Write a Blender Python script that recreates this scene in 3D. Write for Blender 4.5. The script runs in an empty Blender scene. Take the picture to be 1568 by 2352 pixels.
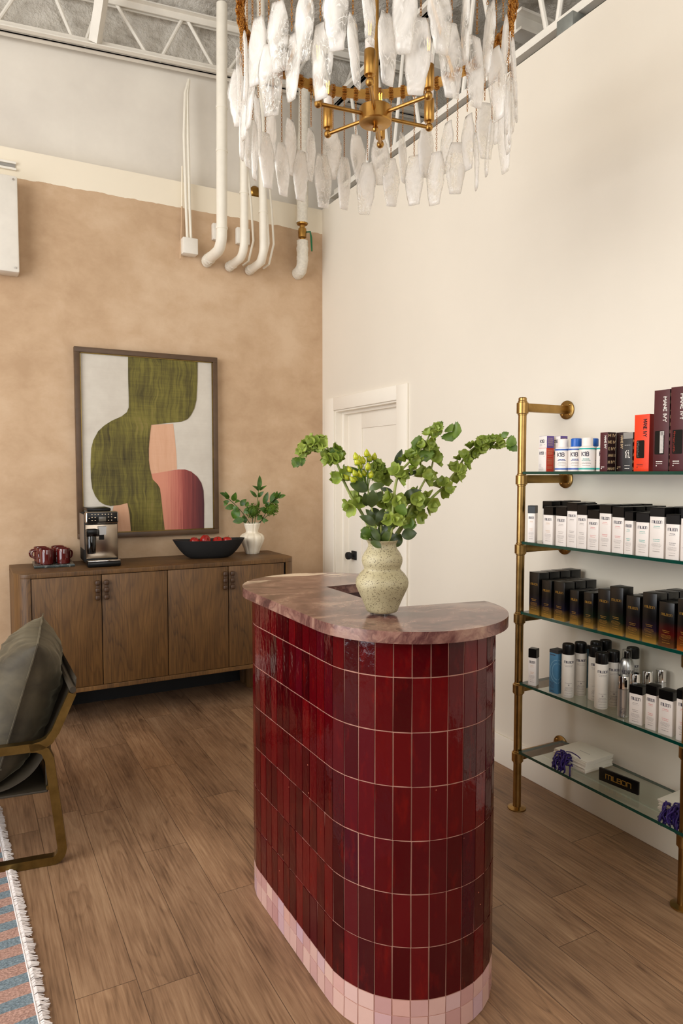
import bpy, bmesh, math, random
from mathutils import Vector, Matrix, noise
from mathutils.geometry import tessellate_polygon
random.seed(7)
PI = math.pi
SC = bpy.context.scene
COL = SC.collection

def S(r, g, b):
    f = lambda c: (c/255/12.92) if c/255 <= .04045 else ((c/255+.055)/1.055)**2.4
    return (f(r), f(g), f(b), 1.0)

# ------------------------------------------------------------------ camera
cam_d = bpy.data.cameras.new('camera'); cam = bpy.data.objects.new('camera', cam_d); COL.objects.link(cam)
cam_d.sensor_fit = 'HORIZONTAL'; cam_d.sensor_width = 36.0
cam_d.lens = 36.0*1602.0/1568.0
cam_d.clip_start = .05
cam.location = (0, 0, 1.56)
cam.rotation_euler = (math.radians(90-3.206), 0, math.radians(-28.32))
SC.camera = cam

# ------------------------------------------------------------------ light
W = bpy.data.worlds.new('daylight'); SC.world = W; W.use_nodes = True
W.node_tree.nodes['Background'].inputs[0].default_value = (.86, .92, 1.0, 1)
W.node_tree.nodes['Background'].inputs[1].default_value = 1.0

def area(name, loc, target, sx, sy, watts, col):
    l = bpy.data.lights.new(name, 'AREA'); l.shape = 'RECTANGLE'; l.size = sx; l.size_y = sy
    l.energy = watts; l.color = col
    o = bpy.data.objects.new(name, l); COL.objects.link(o); o.location = loc
    d = Vector(target)-Vector(loc); o.rotation_euler = d.to_track_quat('-Z', 'Y').to_euler()
    return o
# daylight falling through the wide left window; the front lamp is added fill
area('window_daylight', (-2.93, 1.5, 3.1), (0, 1.5, 3.1), 3.6, 2.45, 182, (1.0, .962, .89))
area('window_street_light', (-2.93, 2.3, 1.0), (0, 2.3, 1.0), 3.2, 1.6, 84, (.90, .94, 1.0))
area('front_fill', (.4, -2.63, 2.9), (.4, 0, 2.9), 3.6, 2.9, 95, (1.0, .97, .92))

SC.view_settings.view_transform = 'Standard'; SC.view_settings.look = 'None'
SC.view_settings.gamma = 1.0; SC.view_settings.use_curve_mapping = False
SC.view_settings.exposure = -0.02
cy = SC.cycles
cy.use_denoising = True
cy.max_bounces = 10; cy.diffuse_bounces = 5; cy.glossy_bounces = 5; cy.transmission_bounces = 8; cy.transparent_max_bounces = 24
cy.sample_clamp_indirect = 6.0
cy.caustics_reflective = False; cy.caustics_refractive = False

# ------------------------------------------------------------------ materials
class N:
    """tiny node helper"""
    def __init__(s, name):
        s.m = bpy.data.materials.new(name); s.m.use_nodes = True; s.t = s.m.node_tree
        s.b = s.t.nodes['Principled BSDF']; s.out = s.t.nodes['Material Output']
    def n(s, typ, **kw):
        o = s.t.nodes.new(typ)
        ins = kw.pop('i', {})
        for k, v in kw.items(): setattr(o, k, v)
        for k, v in ins.items(): s.set(o.inputs[k], v)
        return o
    def set(s, sock, v):
        if isinstance(v, bpy.types.NodeSocket): s.t.links.new(v, sock)
        elif isinstance(v, bpy.types.Node): s.t.links.new(v.outputs[0], sock)
        else: sock.default_value = v
    def p(s, **kw):
        for k, v in kw.items(): s.set(s.b.inputs[k.replace('_', ' ')], v)
        return s
    def math(s, op, a, b=0.0, c=0.0):
        o = s.n('ShaderNodeMath', operation=op); s.set(o.inputs[0], a); s.set(o.inputs[1], b); s.set(o.inputs[2], c); return o.outputs[0]
    def pos(s): return s.n('ShaderNodeNewGeometry').outputs['Position']
    def objc(s): return s.n('ShaderNodeTexCoord').outputs['Object']
    def xyz(s, v): o = s.n('ShaderNodeSeparateXYZ'); s.set(o.inputs[0], v); return o.outputs
    def vec(s, x, y, z): o = s.n('ShaderNodeCombineXYZ'); s.set(o.inputs[0], x); s.set(o.inputs[1], y); s.set(o.inputs[2], z); return o.outputs[0]
    def scale(s, v, sc, loc=(0, 0, 0)):
        o = s.n('ShaderNodeMapping'); s.set(o.inputs['Vector'], v); o.inputs['Scale'].default_value = sc; o.inputs['Location'].default_value = loc; return o.outputs[0]
    def noise(s, v, sc, det=4, rough=.55, dist=0.0):
        o = s.n('ShaderNodeTexNoise'); s.set(o.inputs['Vector'], v); o.inputs['Scale'].default_value = sc
        o.inputs['Detail'].default_value = det; o.inputs['Roughness'].default_value = rough; o.inputs['Distortion'].default_value = dist
        return o.outputs['Fac']
    def ramp(s, f, stops, interp='LINEAR'):
        o = s.n('ShaderNodeValToRGB'); s.set(o.inputs[0], f); cr = o.color_ramp; cr.interpolation = interp
        while len(cr.elements) < len(stops): cr.elements.new(.5)
        for e, (p_, c) in zip(cr.elements, stops):
            e.position = p_; e.color = c if len(c) == 4 else (*c, 1)
        return o.outputs[0]
    def mix(s, f, a, b, mode='MIX'):
        o = s.n('ShaderNodeMix', data_type='RGBA', blend_type=mode); s.set(o.inputs[0], f); s.set(o.inputs[6], a); s.set(o.inputs[7], b); return o.outputs[2]
    def bump(s, h, strength=.2, dist=.01):
        o = s.n('ShaderNodeBump'); s.set(o.inputs['Height'], h); o.inputs['Strength'].default_value = strength; o.inputs['Distance'].default_value = dist
        s.set(s.b.inputs['Normal'], o.outputs[0]); return s

def plain(name, col, rough=.5, metal=0.0, var=.06, scale=30, bump=0.0, **kw):
    """simple surface with a little procedural unevenness"""
    k = N(name); f = k.noise(k.objc(), scale, 3)
    lo = tuple(c*(1-var) for c in col[:3]); hi = tuple(min(1, c*(1+var)) for c in col[:3])
    k.p(Base_Color=k.ramp(f, [(.3, lo), (.7, hi)]), Roughness=rough, Metallic=metal, **kw)
    if bump: k.bump(f, bump, .002)
    return k.m
G1 = (0, 0, 0, 1); G2 = (1, 1, 1, 1)

def m_plaster():
    k = N('tan_limewash'); P = k.pos(); x = k.xyz(P)
    a = k.noise(P, 1.5, 6, .62, .1); b = k.noise(k.scale(P, (1, 1, 1.3), (3, 0, 7)), 5.5, 7, .66, .25)
    f = k.math('ADD', k.math('MULTIPLY', a, .6), k.math('MULTIPLY', b, .4))
    tan = k.ramp(f, [(.36, S(184, 153, 121)), (.5, S(198, 168, 136)), (.64, S(211, 184, 154))])
    edge = k.math('ADD', x[2], k.math('MULTIPLY', k.noise(P, 9, 4), .03))
    up = k.math('GREATER_THAN', edge, 3.437)
    k.p(Base_Color=k.mix(up, tan, S(238, 228, 208)), Roughness=.85)
    k.bump(k.noise(P, 7, 6), .12, .01)
    return k.m
def m_wall(name, col):
    k = N(name); P = k.pos()
    f = k.noise(P, 2.0, 3)
    k.p(Base_Color=k.ramp(f, [(.3, tuple(c*.97 for c in col[:3])), (.7, col)]), Roughness=.62)
    k.bump(k.noise(P, 90, 2), .04, .002)
    return k.m
def m_concrete():
    k = N('painted_concrete'); P = k.pos()
    f = k.noise(P, 1.4, 6, .6); d = k.noise(k.scale(P, (9, 9, .5)), 1.5, 4)
    c = k.ramp(f, [(.3, S(214, 207, 197)), (.7, S(232, 226, 215))])
    k.p(Base_Color=k.mix(k.ramp(d, [(.62, G1), (.75, (.35, .35, .35, 1))]), c, S(236, 230, 220)), Roughness=.8)
    k.bump(f, .15, .02)
    return k.m
def m_foam():
    k = N('sprayed_ceiling_foam'); P = k.pos()
    f = k.noise(P, 9, 8, .65); g = k.noise(P, 38, 6, .6)
    k.p(Base_Color=k.ramp(f, [(.3, S(188, 180, 168)), (.5, S(228, 222, 212)), (.75, S(240, 235, 226))]), Roughness=.9)
    k.bump(k.math('ADD', f, k.math('MULTIPLY', g, .5)), .9, .05)
    return k.m
def m_floor():
    k = N('oak_planks'); P = k.pos(); x = k.xyz(P)
    PW, PL = .179, 1.23
    u = k.math('DIVIDE', k.math('SUBTRACT', x[0], .246-PW*40), PW); iu = k.math('FLOOR', u); fu = k.math('FRACT', u)
    wn = k.n('ShaderNodeTexWhiteNoise', noise_dimensions='1D'); k.set(wn.inputs['W'], iu)
    v = k.math('ADD', k.math('DIVIDE', k.math('ADD', x[1], 10), PL), wn.outputs['Value']); iv = k.math('FLOOR', v); fv = k.math('FRACT', v)
    w2 = k.n('ShaderNodeTexWhiteNoise', noise_dimensions='2D'); k.set(w2.inputs['Vector'], k.vec(iu, iv, 0))
    r = w2.outputs['Value']; ro = k.math('MULTIPLY', r, 37.0)
    q = k.vec(k.math('MULTIPLY', x[0], 1.0), k.math('ADD', x[1], ro), ro)
    warp = k.noise(k.scale(q, (3.0, .8, 1)), 1.5, 3, .5)
    ring = k.n('ShaderNodeTexWave', wave_type='BANDS', bands_direction='X', wave_profile='SIN')
    k.set(ring.inputs['Vector'], k.vec(k.math('ADD', x[0], k.math('MULTIPLY', warp, .16)), k.math('MULTIPLY', x[1], .02), ro))
    ring.inputs['Scale'].default_value = 14; ring.inputs['Distortion'].default_value = 2.2; ring.inputs['Detail'].default_value = 4; ring.inputs['Detail Scale'].default_value = 1.2
    fine = k.noise(k.scale(q, (60, 2.2, 1)), 2.2, 5, .6)
    blot = k.noise(k.scale(q, (5, 1.5, 1)), 1.2, 4, .6)
    vo = k.n('ShaderNodeTexVoronoi'); k.set(vo.inputs['Vector'], k.scale(q, (3.2, 1.15, 1))); vo.inputs['Scale'].default_value = 1.6
    knot = k.ramp(k.math('ADD', vo.outputs['Distance'], k.math('MULTIPLY', blot, .1)), [(.05, (1, 1, 1, 1)), (.17, G1)])
    cn = k.noise(k.scale(q, (5.5, .62, 1)), 1.3, 2, .45, .25)
    cont = k.math('FRACT', k.math('MULTIPLY', cn, 15.0))
    lines = k.ramp(cont, [(.0, G1), (.62, (.25, .25, .25, 1)), (.86, G2), (1, G1)])
    lines = k.math('MULTIPLY', lines, k.ramp(k.noise(k.scale(q, (4, .7, 1), (2, 5, 1)), 1.5, 2), [(.38, G1), (.62, G2)]))
    f = k.math('SUBTRACT', k.math('ADD', k.math('MULTIPLY', fine, .46), k.math('MULTIPLY', blot, .48)), k.math('MULTIPLY', lines, .085))
    c = k.ramp(f, [(.28, S(92, 66, 46)), (.46, S(143, 110, 82)), (.64, S(172, 139, 107))])
    c = k.mix(k.math('MULTIPLY', knot, .7), c, S(78, 52, 38))
    tint = k.ramp(r, [(0, (.86, .85, .84, 1)), (.5, (1, 1, 1, 1)), (1, (1.08, 1.05, 1.0, 1))])
    c = k.mix(1.0, c, tint, 'MULTIPLY')
    g1 = k.math('LESS_THAN', k.math('MULTIPLY', k.math('MINIMUM', fu, k.math('SUBTRACT', 1.0, fu)), PW), .0012)
    g2 = k.math('LESS_THAN', k.math('MULTIPLY', k.math('MINIMUM', fv, k.math('SUBTRACT', 1.0, fv)), PL), .0012)
    gap = k.math('MAXIMUM', g1, g2)
    k.p(Base_Color=k.mix(k.math('MULTIPLY', gap, .75), c, S(62, 42, 30)), Roughness=k.math('ADD', .4, k.math('MULTIPLY', fine, .2)))
    k.bump(k.math('SUBTRACT', k.math('MULTIPLY', fine, .25), gap), .25, .002)
    return k.m
def m_oak_dark():
    k = N('smoked_oak'); P = k.objc(); x = k.xyz(P)
    warp = k.noise(k.scale(P, (2.6, 2.6, .7)), 1.3, 3)
    ring = k.n('ShaderNodeTexWave', wave_type='BANDS', bands_direction='X')
    k.set(ring.inputs['Vector'], k.vec(k.math('ADD', x[0], k.math('MULTIPLY', warp, .16)), x[1], k.math('MULTIPLY', x[2], .05)))
    ring.inputs['Scale'].default_value = 9; ring.inputs['Distortion'].default_value = 2.6; ring.inputs['Detail'].default_value = 3
    fine = k.noise(k.scale(P, (70, 70, 2.5)), 2.0, 5, .6); blot = k.noise(k.scale(P, (4, 4, 1.2)), 1.4, 4)
    vo = k.n('ShaderNodeTexVoronoi'); k.set(vo.inputs['Vector'], k.scale(P, (4.5, 4.5, 1.6))); vo.inputs['Scale'].default_value = 1.0
    knot = k.ramp(vo.outputs['Distance'], [(.04, G2), (.14, G1)])
    cn = k.noise(k.scale(P, (5.0, 5.0, .75)), 1.3, 2, .45, .2)
    lines = k.ramp(k.math('FRACT', k.math('MULTIPLY', cn, 16.0)), [(.0, G1), (.6, (.2, .2, .2, 1)), (.86, G2), (1, G1)])
    f = k.math('SUBTRACT', k.math('ADD', k.math('MULTIPLY', fine, .42), k.math('MULTIPLY', blot, .5)), k.math('MULTIPLY', lines, .07))
    c = k.ramp(f, [(.28, S(56, 36, 16)), (.45, S(96, 66, 32)), (.64, S(126, 90, 47))])
    k.p(Base_Color=k.mix(k.math('MULTIPLY', knot, .75), c, S(40, 25, 14)), Roughness=.5)
    k.bump(fine, .1, .001)
    return k.m
def m_tile():
    k = N('oxblood_zellige_glaze'); P = k.objc()
    at = k.n('ShaderNodeVertexColor', layer_name='tint')
    rnd = k.xyz(at.outputs['Color'])
    f = k.noise(k.scale(P, (30, 30, 9)), 1.0, 4, .6); g = k.noise(P, 26, 4)
    base = k.ramp(rnd[0], [(0, S(48, 1, 5)), (.45, S(68, 1, 7)), (.85, S(84, 3, 9)), (1, S(56, 3, 16))])
    c = k.mix(k.ramp(f, [(.55, G1), (.8, (.6, .6, .6, 1))]), base, S(112, 12, 6))
    vo = k.n('ShaderNodeTexVoronoi'); k.set(vo.inputs['Vector'], k.scale(P, (1, 1, 1))); vo.inputs['Scale'].default_value = 22
    chip = k.ramp(vo.outputs['Distance'], [(.035, G2), (.06, G1)])
    c = k.mix(k.math('MULTIPLY', chip, k.math('GREATER_THAN', rnd[1], .8)), c, S(190, 120, 95))
    k.p(Base_Color=c, Roughness=.085, Specular_IOR_Level=.28)
    k.bump(k.math('ADD', k.noise(k.scale(P, (1, 1, .5)), 24, 3), k.math('MULTIPLY', g, .5)), .22, .008)
    return k.m
def m_tile_pink():
    k = N('blush_zellige_glaze'); P = k.objc()
    at = k.n('ShaderNodeVertexColor', layer_name='tint'); rnd = k.xyz(at.outputs['Color'])
    c = k.ramp(rnd[0], [(0, S(176, 130, 128)), (.4, S(194, 154, 148)), (.7, S(206, 170, 158)), (.92, S(188, 156, 166)), (1, S(208, 152, 118))])
    k.p(Base_Color=c, Roughness=.22, Coat_Weight=.3)
    k.bump(k.noise(P, 24, 3), .2, .006)
    return k.m
def m_marble():
    k = N('rosso_marble'); P = k.objc()
    d = k.n('ShaderNodeVectorMath', operation='ADD')
    nz = k.n('ShaderNodeTexNoise'); k.set(nz.inputs['Vector'], P); nz.inputs['Scale'].default_value = 3.2; nz.inputs['Detail'].default_value = 5
    sc = k.n('ShaderNodeVectorMath', operation='SCALE'); k.set(sc.inputs[0], nz.outputs['Color']); sc.inputs['Scale'].default_value = .55
    k.set(d.inputs[0], P); k.set(d.inputs[1], sc.outputs[0]); Q = d.outputs[0]
    st = k.scale(Q, (2.2, 7.0, 4.0)); rot = st.node; rot.inputs['Rotation'].default_value = (0, 0, math.radians(-38))
    a = k.noise(st, 1.8, 8, .66)
    c = k.ramp(a, [(.3, S(44, 24, 26)), (.43, S(92, 58, 54)), (.54, S(128, 92, 82)), (.68, S(160, 128, 110))])
    v = k.noise(k.scale(Q, (3.0, 9.0, 4.0), (3, 1, 0)), 1.3, 4, .5); 
    vein = k.ramp(k.math('ABSOLUTE', k.math('SUBTRACT', v, .5)), [(0.0, G2), (.03, G1)])
    c = k.mix(k.math('MULTIPLY', vein, .6), c, S(70, 38, 40))
    xx = k.xyz(P)
    far = k.ramp(k.math('ADD', xx[1], k.math('MULTIPLY', nz.outputs['Fac'], .25)), [(.55, G1), (.62, G2)])
    pat = k.ramp(k.noise(k.scale(P, (3.2, 9, 1), (0.6, 1, 0)), 1.5, 3, .5, .4), [(.565, G1), (.58, G2)])
    c = k.mix(k.math('MULTIPLY', pat, far), c, S(232, 212, 186))
    k.p(Base_Color=c, Roughness=.17, Specular_IOR_Level=.36)
    return k.m
def m_speckle():
    k = N('speckled_stoneware'); P = k.objc()
    vo = k.n('ShaderNodeTexVoronoi'); k.set(vo.inputs['Vector'], P); vo.inputs['Scale'].default_value = 310
    wn = k.n('ShaderNodeTexWhiteNoise', noise_dimensions='3D'); k.set(wn.inputs['Vector'], vo.outputs['Position'])
    th = k.math('MULTIPLY', k.math('POWER', wn.outputs['Value'], 1.7), .55)
    dot = k.math('LESS_THAN', vo.outputs['Distance'], th)
    base = k.ramp(k.noise(P, 12, 4), [(.3, S(154, 143, 110)), (.7, S(178, 167, 133))])
    k.p(Base_Color=k.mix(k.math('MULTIPLY', dot, .85), base, S(74, 58, 38)), Roughness=.5)
    k.bump(k.noise(P, 120, 3), .12, .001)
    return k.m
def m_velvet():
    k = N('olive_velvet'); P = k.objc()
    f = k.noise(P, 9, 5, .6, .6)
    k.p(Base_Color=k.ramp(f, [(.3, S(52, 45, 32)), (.7, S(80, 71, 52))]), Roughness=.75, Sheen_Weight=.4, Sheen_Roughness=.35, Sheen_Tint=S(190, 180, 150))
    k.bump(f, .12, .01)
    return k.m
def m_brass(name, c0, c1, rough):
    k = N(name); P = k.objc(); f = k.noise(k.scale(P, (1, 1, 1)), 14, 5, .6)
    k.p(Base_Color=k.ramp(f, [(.3, c0), (.7, c1)]), Metallic=1.0, Roughness=k.math('ADD', rough-.06, k.math('MULTIPLY', f, .12)))
    return k.m
def m_glass_drop():
    k = N('swirled_glass'); P = k.objc()
    oi = k.n('ShaderNodeObjectInfo'); off = k.math('MULTIPLY', oi.outputs['Random'], 40.0)
    v = k.n('ShaderNodeVectorMath', operation='ADD'); k.set(v.inputs[0], P); k.set(v.inputs[1], k.vec(off, off, off)); Q = v.outputs[0]
    a = k.noise(k.scale(Q, (20, 20, 8)), 1.0, 2, .45, 1.6); cl = k.noise(k.scale(Q, (14, 14, 9), (4, 2, 1)), 1.0, 3, .5, .8)
    line = k.math('ABSOLUTE', k.math('SUBTRACT', k.math('FRACT', k.math('MULTIPLY', a, 9.0)), .5))
    body = k.ramp(cl, [(.36, (.12, .12, .12, 1)), (.48, (.6, .6, .6, 1)), (.62, (.93, .93, .93, 1))])
    sw = k.math('MAXIMUM', body, k.ramp(line, [(.36, G1), (.48, (.9, .9, .9, 1))]))
    df = k.n('ShaderNodeBsdfDiffuse'); df.inputs[0].default_value = (.96, .94, .91, 1)
    tl = k.n('ShaderNodeBsdfTranslucent'); tl.inputs[0].default_value = (.98, .96, .93, 1)
    m1 = k.n('ShaderNodeMixShader'); m1.inputs[0].default_value = .5; k.set(m1.inputs[1], df.outputs[0]); k.set(m1.inputs[2], tl.outputs[0])
    tr = k.n('ShaderNodeBsdfTransparent'); tr.inputs[0].default_value = (.97, .96, .94, 1)
    m2 = k.n('ShaderNodeMixShader'); k.set(m2.inputs[0], sw); k.set(m2.inputs[1], tr.outputs[0]); k.set(m2.inputs[2], m1.outputs[0])
    gl = k.n('ShaderNodeBsdfGlossy'); gl.inputs['Roughness'].default_value = .08
    fr = k.n('ShaderNodeFresnel'); fr.inputs[0].default_value = 1.5
    bp = k.n('ShaderNodeBump'); k.set(bp.inputs['Height'], a); bp.inputs['Strength'].default_value = .5; bp.inputs['Distance'].default_value = .01
    k.set(gl.inputs['Normal'], bp.outputs[0]); k.set(fr.inputs['Normal'], bp.outputs[0])
    m3 = k.n('ShaderNodeMixShader'); k.set(m3.inputs[0], k.math('MULTIPLY', k.math('MULTIPLY', fr.outputs[0], .9), k.math('SUBTRACT', 1.0, k.n('ShaderNodeNewGeometry').outputs['Backfacing']))); k.set(m3.inputs[1], m2.outputs[0]); k.set(m3.inputs[2], gl.outputs[0])
    k.t.links.new(m3.outputs[0], k.out.inputs[0])
    return k.m
def m_clear(name, col=(.97, .97, .96, 1), rough=.02, ior=1.45, boost=1.0):
    k = N(name)
    tr = k.n('ShaderNodeBsdfTransparent'); tr.inputs[0].default_value = col
    gl = k.n('ShaderNodeBsdfGlossy'); gl.inputs['Roughness'].default_value = rough
    fr = k.n('ShaderNodeFresnel'); fr.inputs[0].default_value = ior
    bk = k.n('ShaderNodeNewGeometry').outputs['Backfacing']
    mx = k.n('ShaderNodeMixShader'); k.set(mx.inputs[0], k.math('MULTIPLY', k.math('MULTIPLY', fr.outputs[0], boost), k.math('SUBTRACT', 1.0, bk))); k.set(mx.inputs[1], tr.outputs[0]); k.set(mx.inputs[2], gl.outputs[0])
    k.t.links.new(mx.outputs[0], k.out.inputs[0]); return k.m
def m_leaf(name, c0, c1, rough=.45, trans=.25):
    k = N(name); f = k.noise(k.objc(), 30, 4)
    oi = k.n('ShaderNodeObjectInfo'); h = k.math('MULTIPLY_ADD', oi.outputs['Random'], .3, -.15)
    c = k.ramp(k.math('ADD', f, h), [(.25, c0), (.75, c1)])
    k.p(Base_Color=c, Roughness=rough)
    tl = k.n('ShaderNodeBsdfTranslucent'); k.set(tl.inputs[0], c)
    mx = k.n('ShaderNodeMixShader'); mx.inputs[0].default_value = trans; k.set(mx.inputs[1], k.b.outputs[0]); k.set(mx.inputs[2], tl.outputs[0])
    k.t.links.new(mx.outputs[0], k.out.inputs[0]); return k.m
def m_paint(name, stops, sx=(26, 26, 1.4), rough=.8, curve=.45):
    k = N(name); P = k.pos()
    wz = k.noise(P, 2.3, 3)
    q = k.n('ShaderNodeVectorMath', operation='ADD'); k.set(q.inputs[0], P); k.set(q.inputs[1], k.vec(k.math('MULTIPLY', wz, .35*curve), 0, 0))
    lines = k.noise(k.scale(q.outputs[0], sx), 2.4, 6, .65); blot = k.noise(P, 4, 4); cross = k.noise(k.scale(P, (3, 3, 60)), 2, 3)
    f = k.math('ADD', k.math('MULTIPLY', lines, .5), k.math('ADD', k.math('MULTIPLY', blot, .38), k.math('MULTIPLY', cross, .12)))
    k.p(Base_Color=k.ramp(f, stops), Roughness=rough); return k.m
def m_rug():
    k = N('striped_wool'); P = k.objc(); x = k.xyz(P)
    wob = k.math('MULTIPLY', k.noise(P, 14, 3), .012)
    st = k.math('FRACT', k.math('DIVIDE', k.math('ADD', x[1], wob), .1))
    f = k.math('LESS_THAN', st, .46); pile = k.noise(k.scale(P, (1, 2, 1)), 110, 3)
    blue = k.ramp(pile, [(.3, S(84, 98, 108)), (.7, S(140, 155, 162))]); pink = k.ramp(pile, [(.3, S(140, 104, 92)), (.7, S(198, 158, 142))])
    k.p(Base_Color=k.mix(f, pink, blue), Roughness=.95); k.bump(pile, .8, .006); return k.m
def m_gradient(name, tint, gold=(190, 146, 66), lo=.0, hi=.115):
    k = N(name); x = k.xyz(k.objc()); t = k.math('DIVIDE', x[2], hi)
    k.p(Base_Color=k.ramp(t, [(.0, S(*[c*.9 for c in gold])), (.18, S(*[c*.55 for c in gold])), (.42, S(*[c*.72 for c in tint])), (.8, S(5, 4, 4)), (1, S(5, 4, 4))]), Roughness=.28)
    return k.m

M = {}
M['tan'] = m_plaster(); M['wall'] = m_wall('warm_white_wall', S(229, 221, 207)); M['front_wall'] = m_wall('dark_taupe_wall', S(84, 76, 68)); M['concrete'] = m_concrete(); M['foam'] = m_foam()
M['floor'] = m_floor(); M['oak'] = m_oak_dark(); M['tile'] = m_tile(); M['pink'] = m_tile_pink(); M['marble'] = m_marble()
M['speckle'] = m_speckle(); M['velvet'] = m_velvet(); M['drop'] = m_glass_drop(); M['rug'] = m_rug()
M['trim'] = m_wall('white_trim_paint', S(240, 233, 220)); M['steel_white'] = plain('white_painted_steel', S(232, 227, 217), .5, 0, .04, 12)
M['grout'] = plain('pink_grout', S(166, 120, 104), .9); M['dark_red'] = plain('dark_maroon_panel', S(48, 10, 12), .35)
M['brass'] = m_brass('satin_brass', S(168, 126, 66), S(196, 152, 84), .3)
M['antique'] = m_brass('antique_brass', S(140, 110, 62), S(172, 138, 84), .3)
M['bronze'] = m_brass('aged_bronze', S(112, 92, 50), S(142, 118, 68), .34)
M['chain'] = m_brass('chain_brass', S(150, 98, 40), S(186, 128, 56), .35)
M['chrome'] = plain('polished_chrome', S(225, 224, 222), .08, 1.0, .01)
M['steel'] = plain('brushed_steel', S(190, 184, 176), .24, 1.0, .03)
M['silver'] = plain('silver_metallic', S(196, 196, 194), .3, .85, .02)
M['glass'] = m_clear('shelf_glass', (.90, .955, .935, 1), .01, 1.5, 1.3); M['glass_edge'] = plain('green_glass_edge', S(8, 62, 52), .06, 0, .1, 40)
M['bulb_glass'] = m_clear('bulb_glass'); M['smoke'] = m_clear('smoked_plastic', (.16, .16, .18, 1), .08, 1.5, 1.4); M['clear'] = m_clear('clear_cap', (.8, .8, .8, 1), .05, 1.5, 1.6)
M['black'] = plain('black_gloss', S(10, 9, 9), .28, Specular_IOR_Level=.3); M['black_matte'] = plain('black_matte', S(11, 10, 10), .7, 0, .2, 60, .2); M['white_card'] = plain('white_card', S(236, 228, 222), .45, 0, .015)
M['gray_card'] = plain('gray_card', S(150, 146, 140), .5); M['ceramic'] = plain('cream_ceramic', S(236, 226, 206), .3, 0, .03)
M['mug'] = plain('oxblood_mug_glaze', S(84, 22, 20), .08, 0, .2, 9, Coat_Weight=.5); M['slate'] = None
k_ = N('green_marble_slab'); P_ = k_.objc(); k_.p(Base_Color=k_.ramp(k_.noise(P_, 18, 6, .65, 1.5), [(.35, S(30, 38, 36)), (.55, S(62, 70, 68)), (.7, S(150, 152, 146))]), Roughness=.2); M['slate'] = k_.m
k_ = N('red_apple_skin'); P_ = k_.objc(); k_.p(Base_Color=k_.ramp(k_.noise(P_, 18, 5), [(.35, S(128, 8, 8)), (.6, S(176, 24, 16)), (.78, S(206, 96, 30))]), Roughness=.25); M['apple'] = k_.m
M['stem'] = m_leaf('pale_green_stem', S(128, 140, 62), S(168, 176, 98), .4, .1)
M['bell'] = m_leaf('bell_green', S(118, 142, 40), S(184, 198, 96), .45, .4)
M['dark_leaf'] = m_leaf('dark_green_leaf', S(32, 46, 14), S(74, 90, 36), .38, .15)
M['mid_leaf'] = m_leaf('mid_green_leaf', S(62, 92, 22), S(112, 136, 50), .42, .25)
M['fresh_leaf'] = m_leaf('fresh_green_leaf', S(40, 74, 16), S(92, 130, 46), .4, .25)
M['ball'] = m_leaf('viburnum_green', S(52, 84, 10), S(104, 132, 30), .7, .2)
M['berry'] = m_leaf('yellow_green_berry', S(138, 146, 14), S(190, 192, 38), .3, .1)
M['ribbon'] = plain('purple_ribbon', S(40, 14, 92), .6, 0, .3, 60); M['paper'] = plain('cream_paper', S(226, 219, 206), .6, 0, .02)
M['ink'] = plain('dark_ink', S(62, 58, 78), .6); M['ink_gray'] = plain('gray_ink', S(168, 158, 154), .6); M['gold_ink'] = plain('gold_ink', S(196, 152, 70), .35, .6)
M['ink_pink'] = plain('pink_ink', S(226, 140, 140), .6); M['ink_white'] = plain('white_ink', S(238, 232, 224), .5); M['ink_cream'] = plain('cream_ink', S(222, 192, 150), .5)
M['ink_orange'] = plain('apricot_ink', S(222, 188, 158), .6)
M['maroon'] = plain('maroon_card', S(76, 22, 28), .5); M['maroon_dark'] = plain('dark_maroon_card', S(40, 10, 12), .5); M['orange'] = plain('orange_red_card', S(238, 62, 22), .45); M['orange_dark'] = plain('deep_red_card', S(170, 22, 12), .45)
M['charcoal'] = plain('charcoal_card', S(50, 50, 52), .5); M['red'] = plain('red_card', S(226, 66, 42), .45); M['purple'] = plain('purple_card', S(98, 74, 150), .45)
M['blue'] = plain('blue_plastic', S(12, 92, 184), .35); M['teal'] = plain('teal_print', S(30, 168, 158), .5); M['blue_print'] = plain('blue_print', S(22, 82, 170), .5)
M['blue_card'] = plain('steel_blue_card', S(70, 122, 158), .45); M['blue_pale'] = plain('pale_blue_print', S(112, 158, 188), .5); M['can'] = plain('pearl_white_can', S(236, 231, 222), .3, .1, .02)
M['pipe'] = plain('white_pipe_jacket', S(236, 230, 216), .5, 0, .03, 20); M['plaster_wrap'] = plain('white_plaster_wrap', S(226, 220, 206), .85, 0, .1, 60, .5)
M['valve'] = m_brass('valve_brass', S(150, 112, 56), S(184, 142, 76), .35); M['green_handle'] = plain('green_lever', S(20, 96, 52), .4)
M['galv'] = plain('galvanised_steel', S(150, 154, 150), .45, .6, .08); M['frame'] = plain('walnut_brown_frame', S(84, 62, 42), .45, 0, .15, 14)
M['fringe'] = plain('white_cotton_fringe', S(226, 218, 214), .9, 0, .05, 50); M['leather'] = plain('dark_sling_leather', S(52, 44, 32), .6)
M['pull'] = plain('dark_oak_pull', S(66, 43, 24), .5, 0, .15, 40); M['lit'] = None
k_ = N('glowing_filament'); k_.p(Base_Color=S(255, 190, 80), Emission_Color=S(255, 176, 60), Emission_Strength=5.0); M['lit'] = k_.m
k_ = N('panel_icons'); k_.p(Base_Color=S(220, 200, 170), Emission_Color=S(255, 220, 170), Emission_Strength=.12); M['icon'] = k_.m
M['screen'] = plain('gray_screen', S(92, 86, 76), .25)
M['art_ground'] = m_paint('art_ground', [(.3, S(196, 188, 176)), (.7, S(218, 212, 200))], (3, 3, 3), .8, .2)
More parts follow.
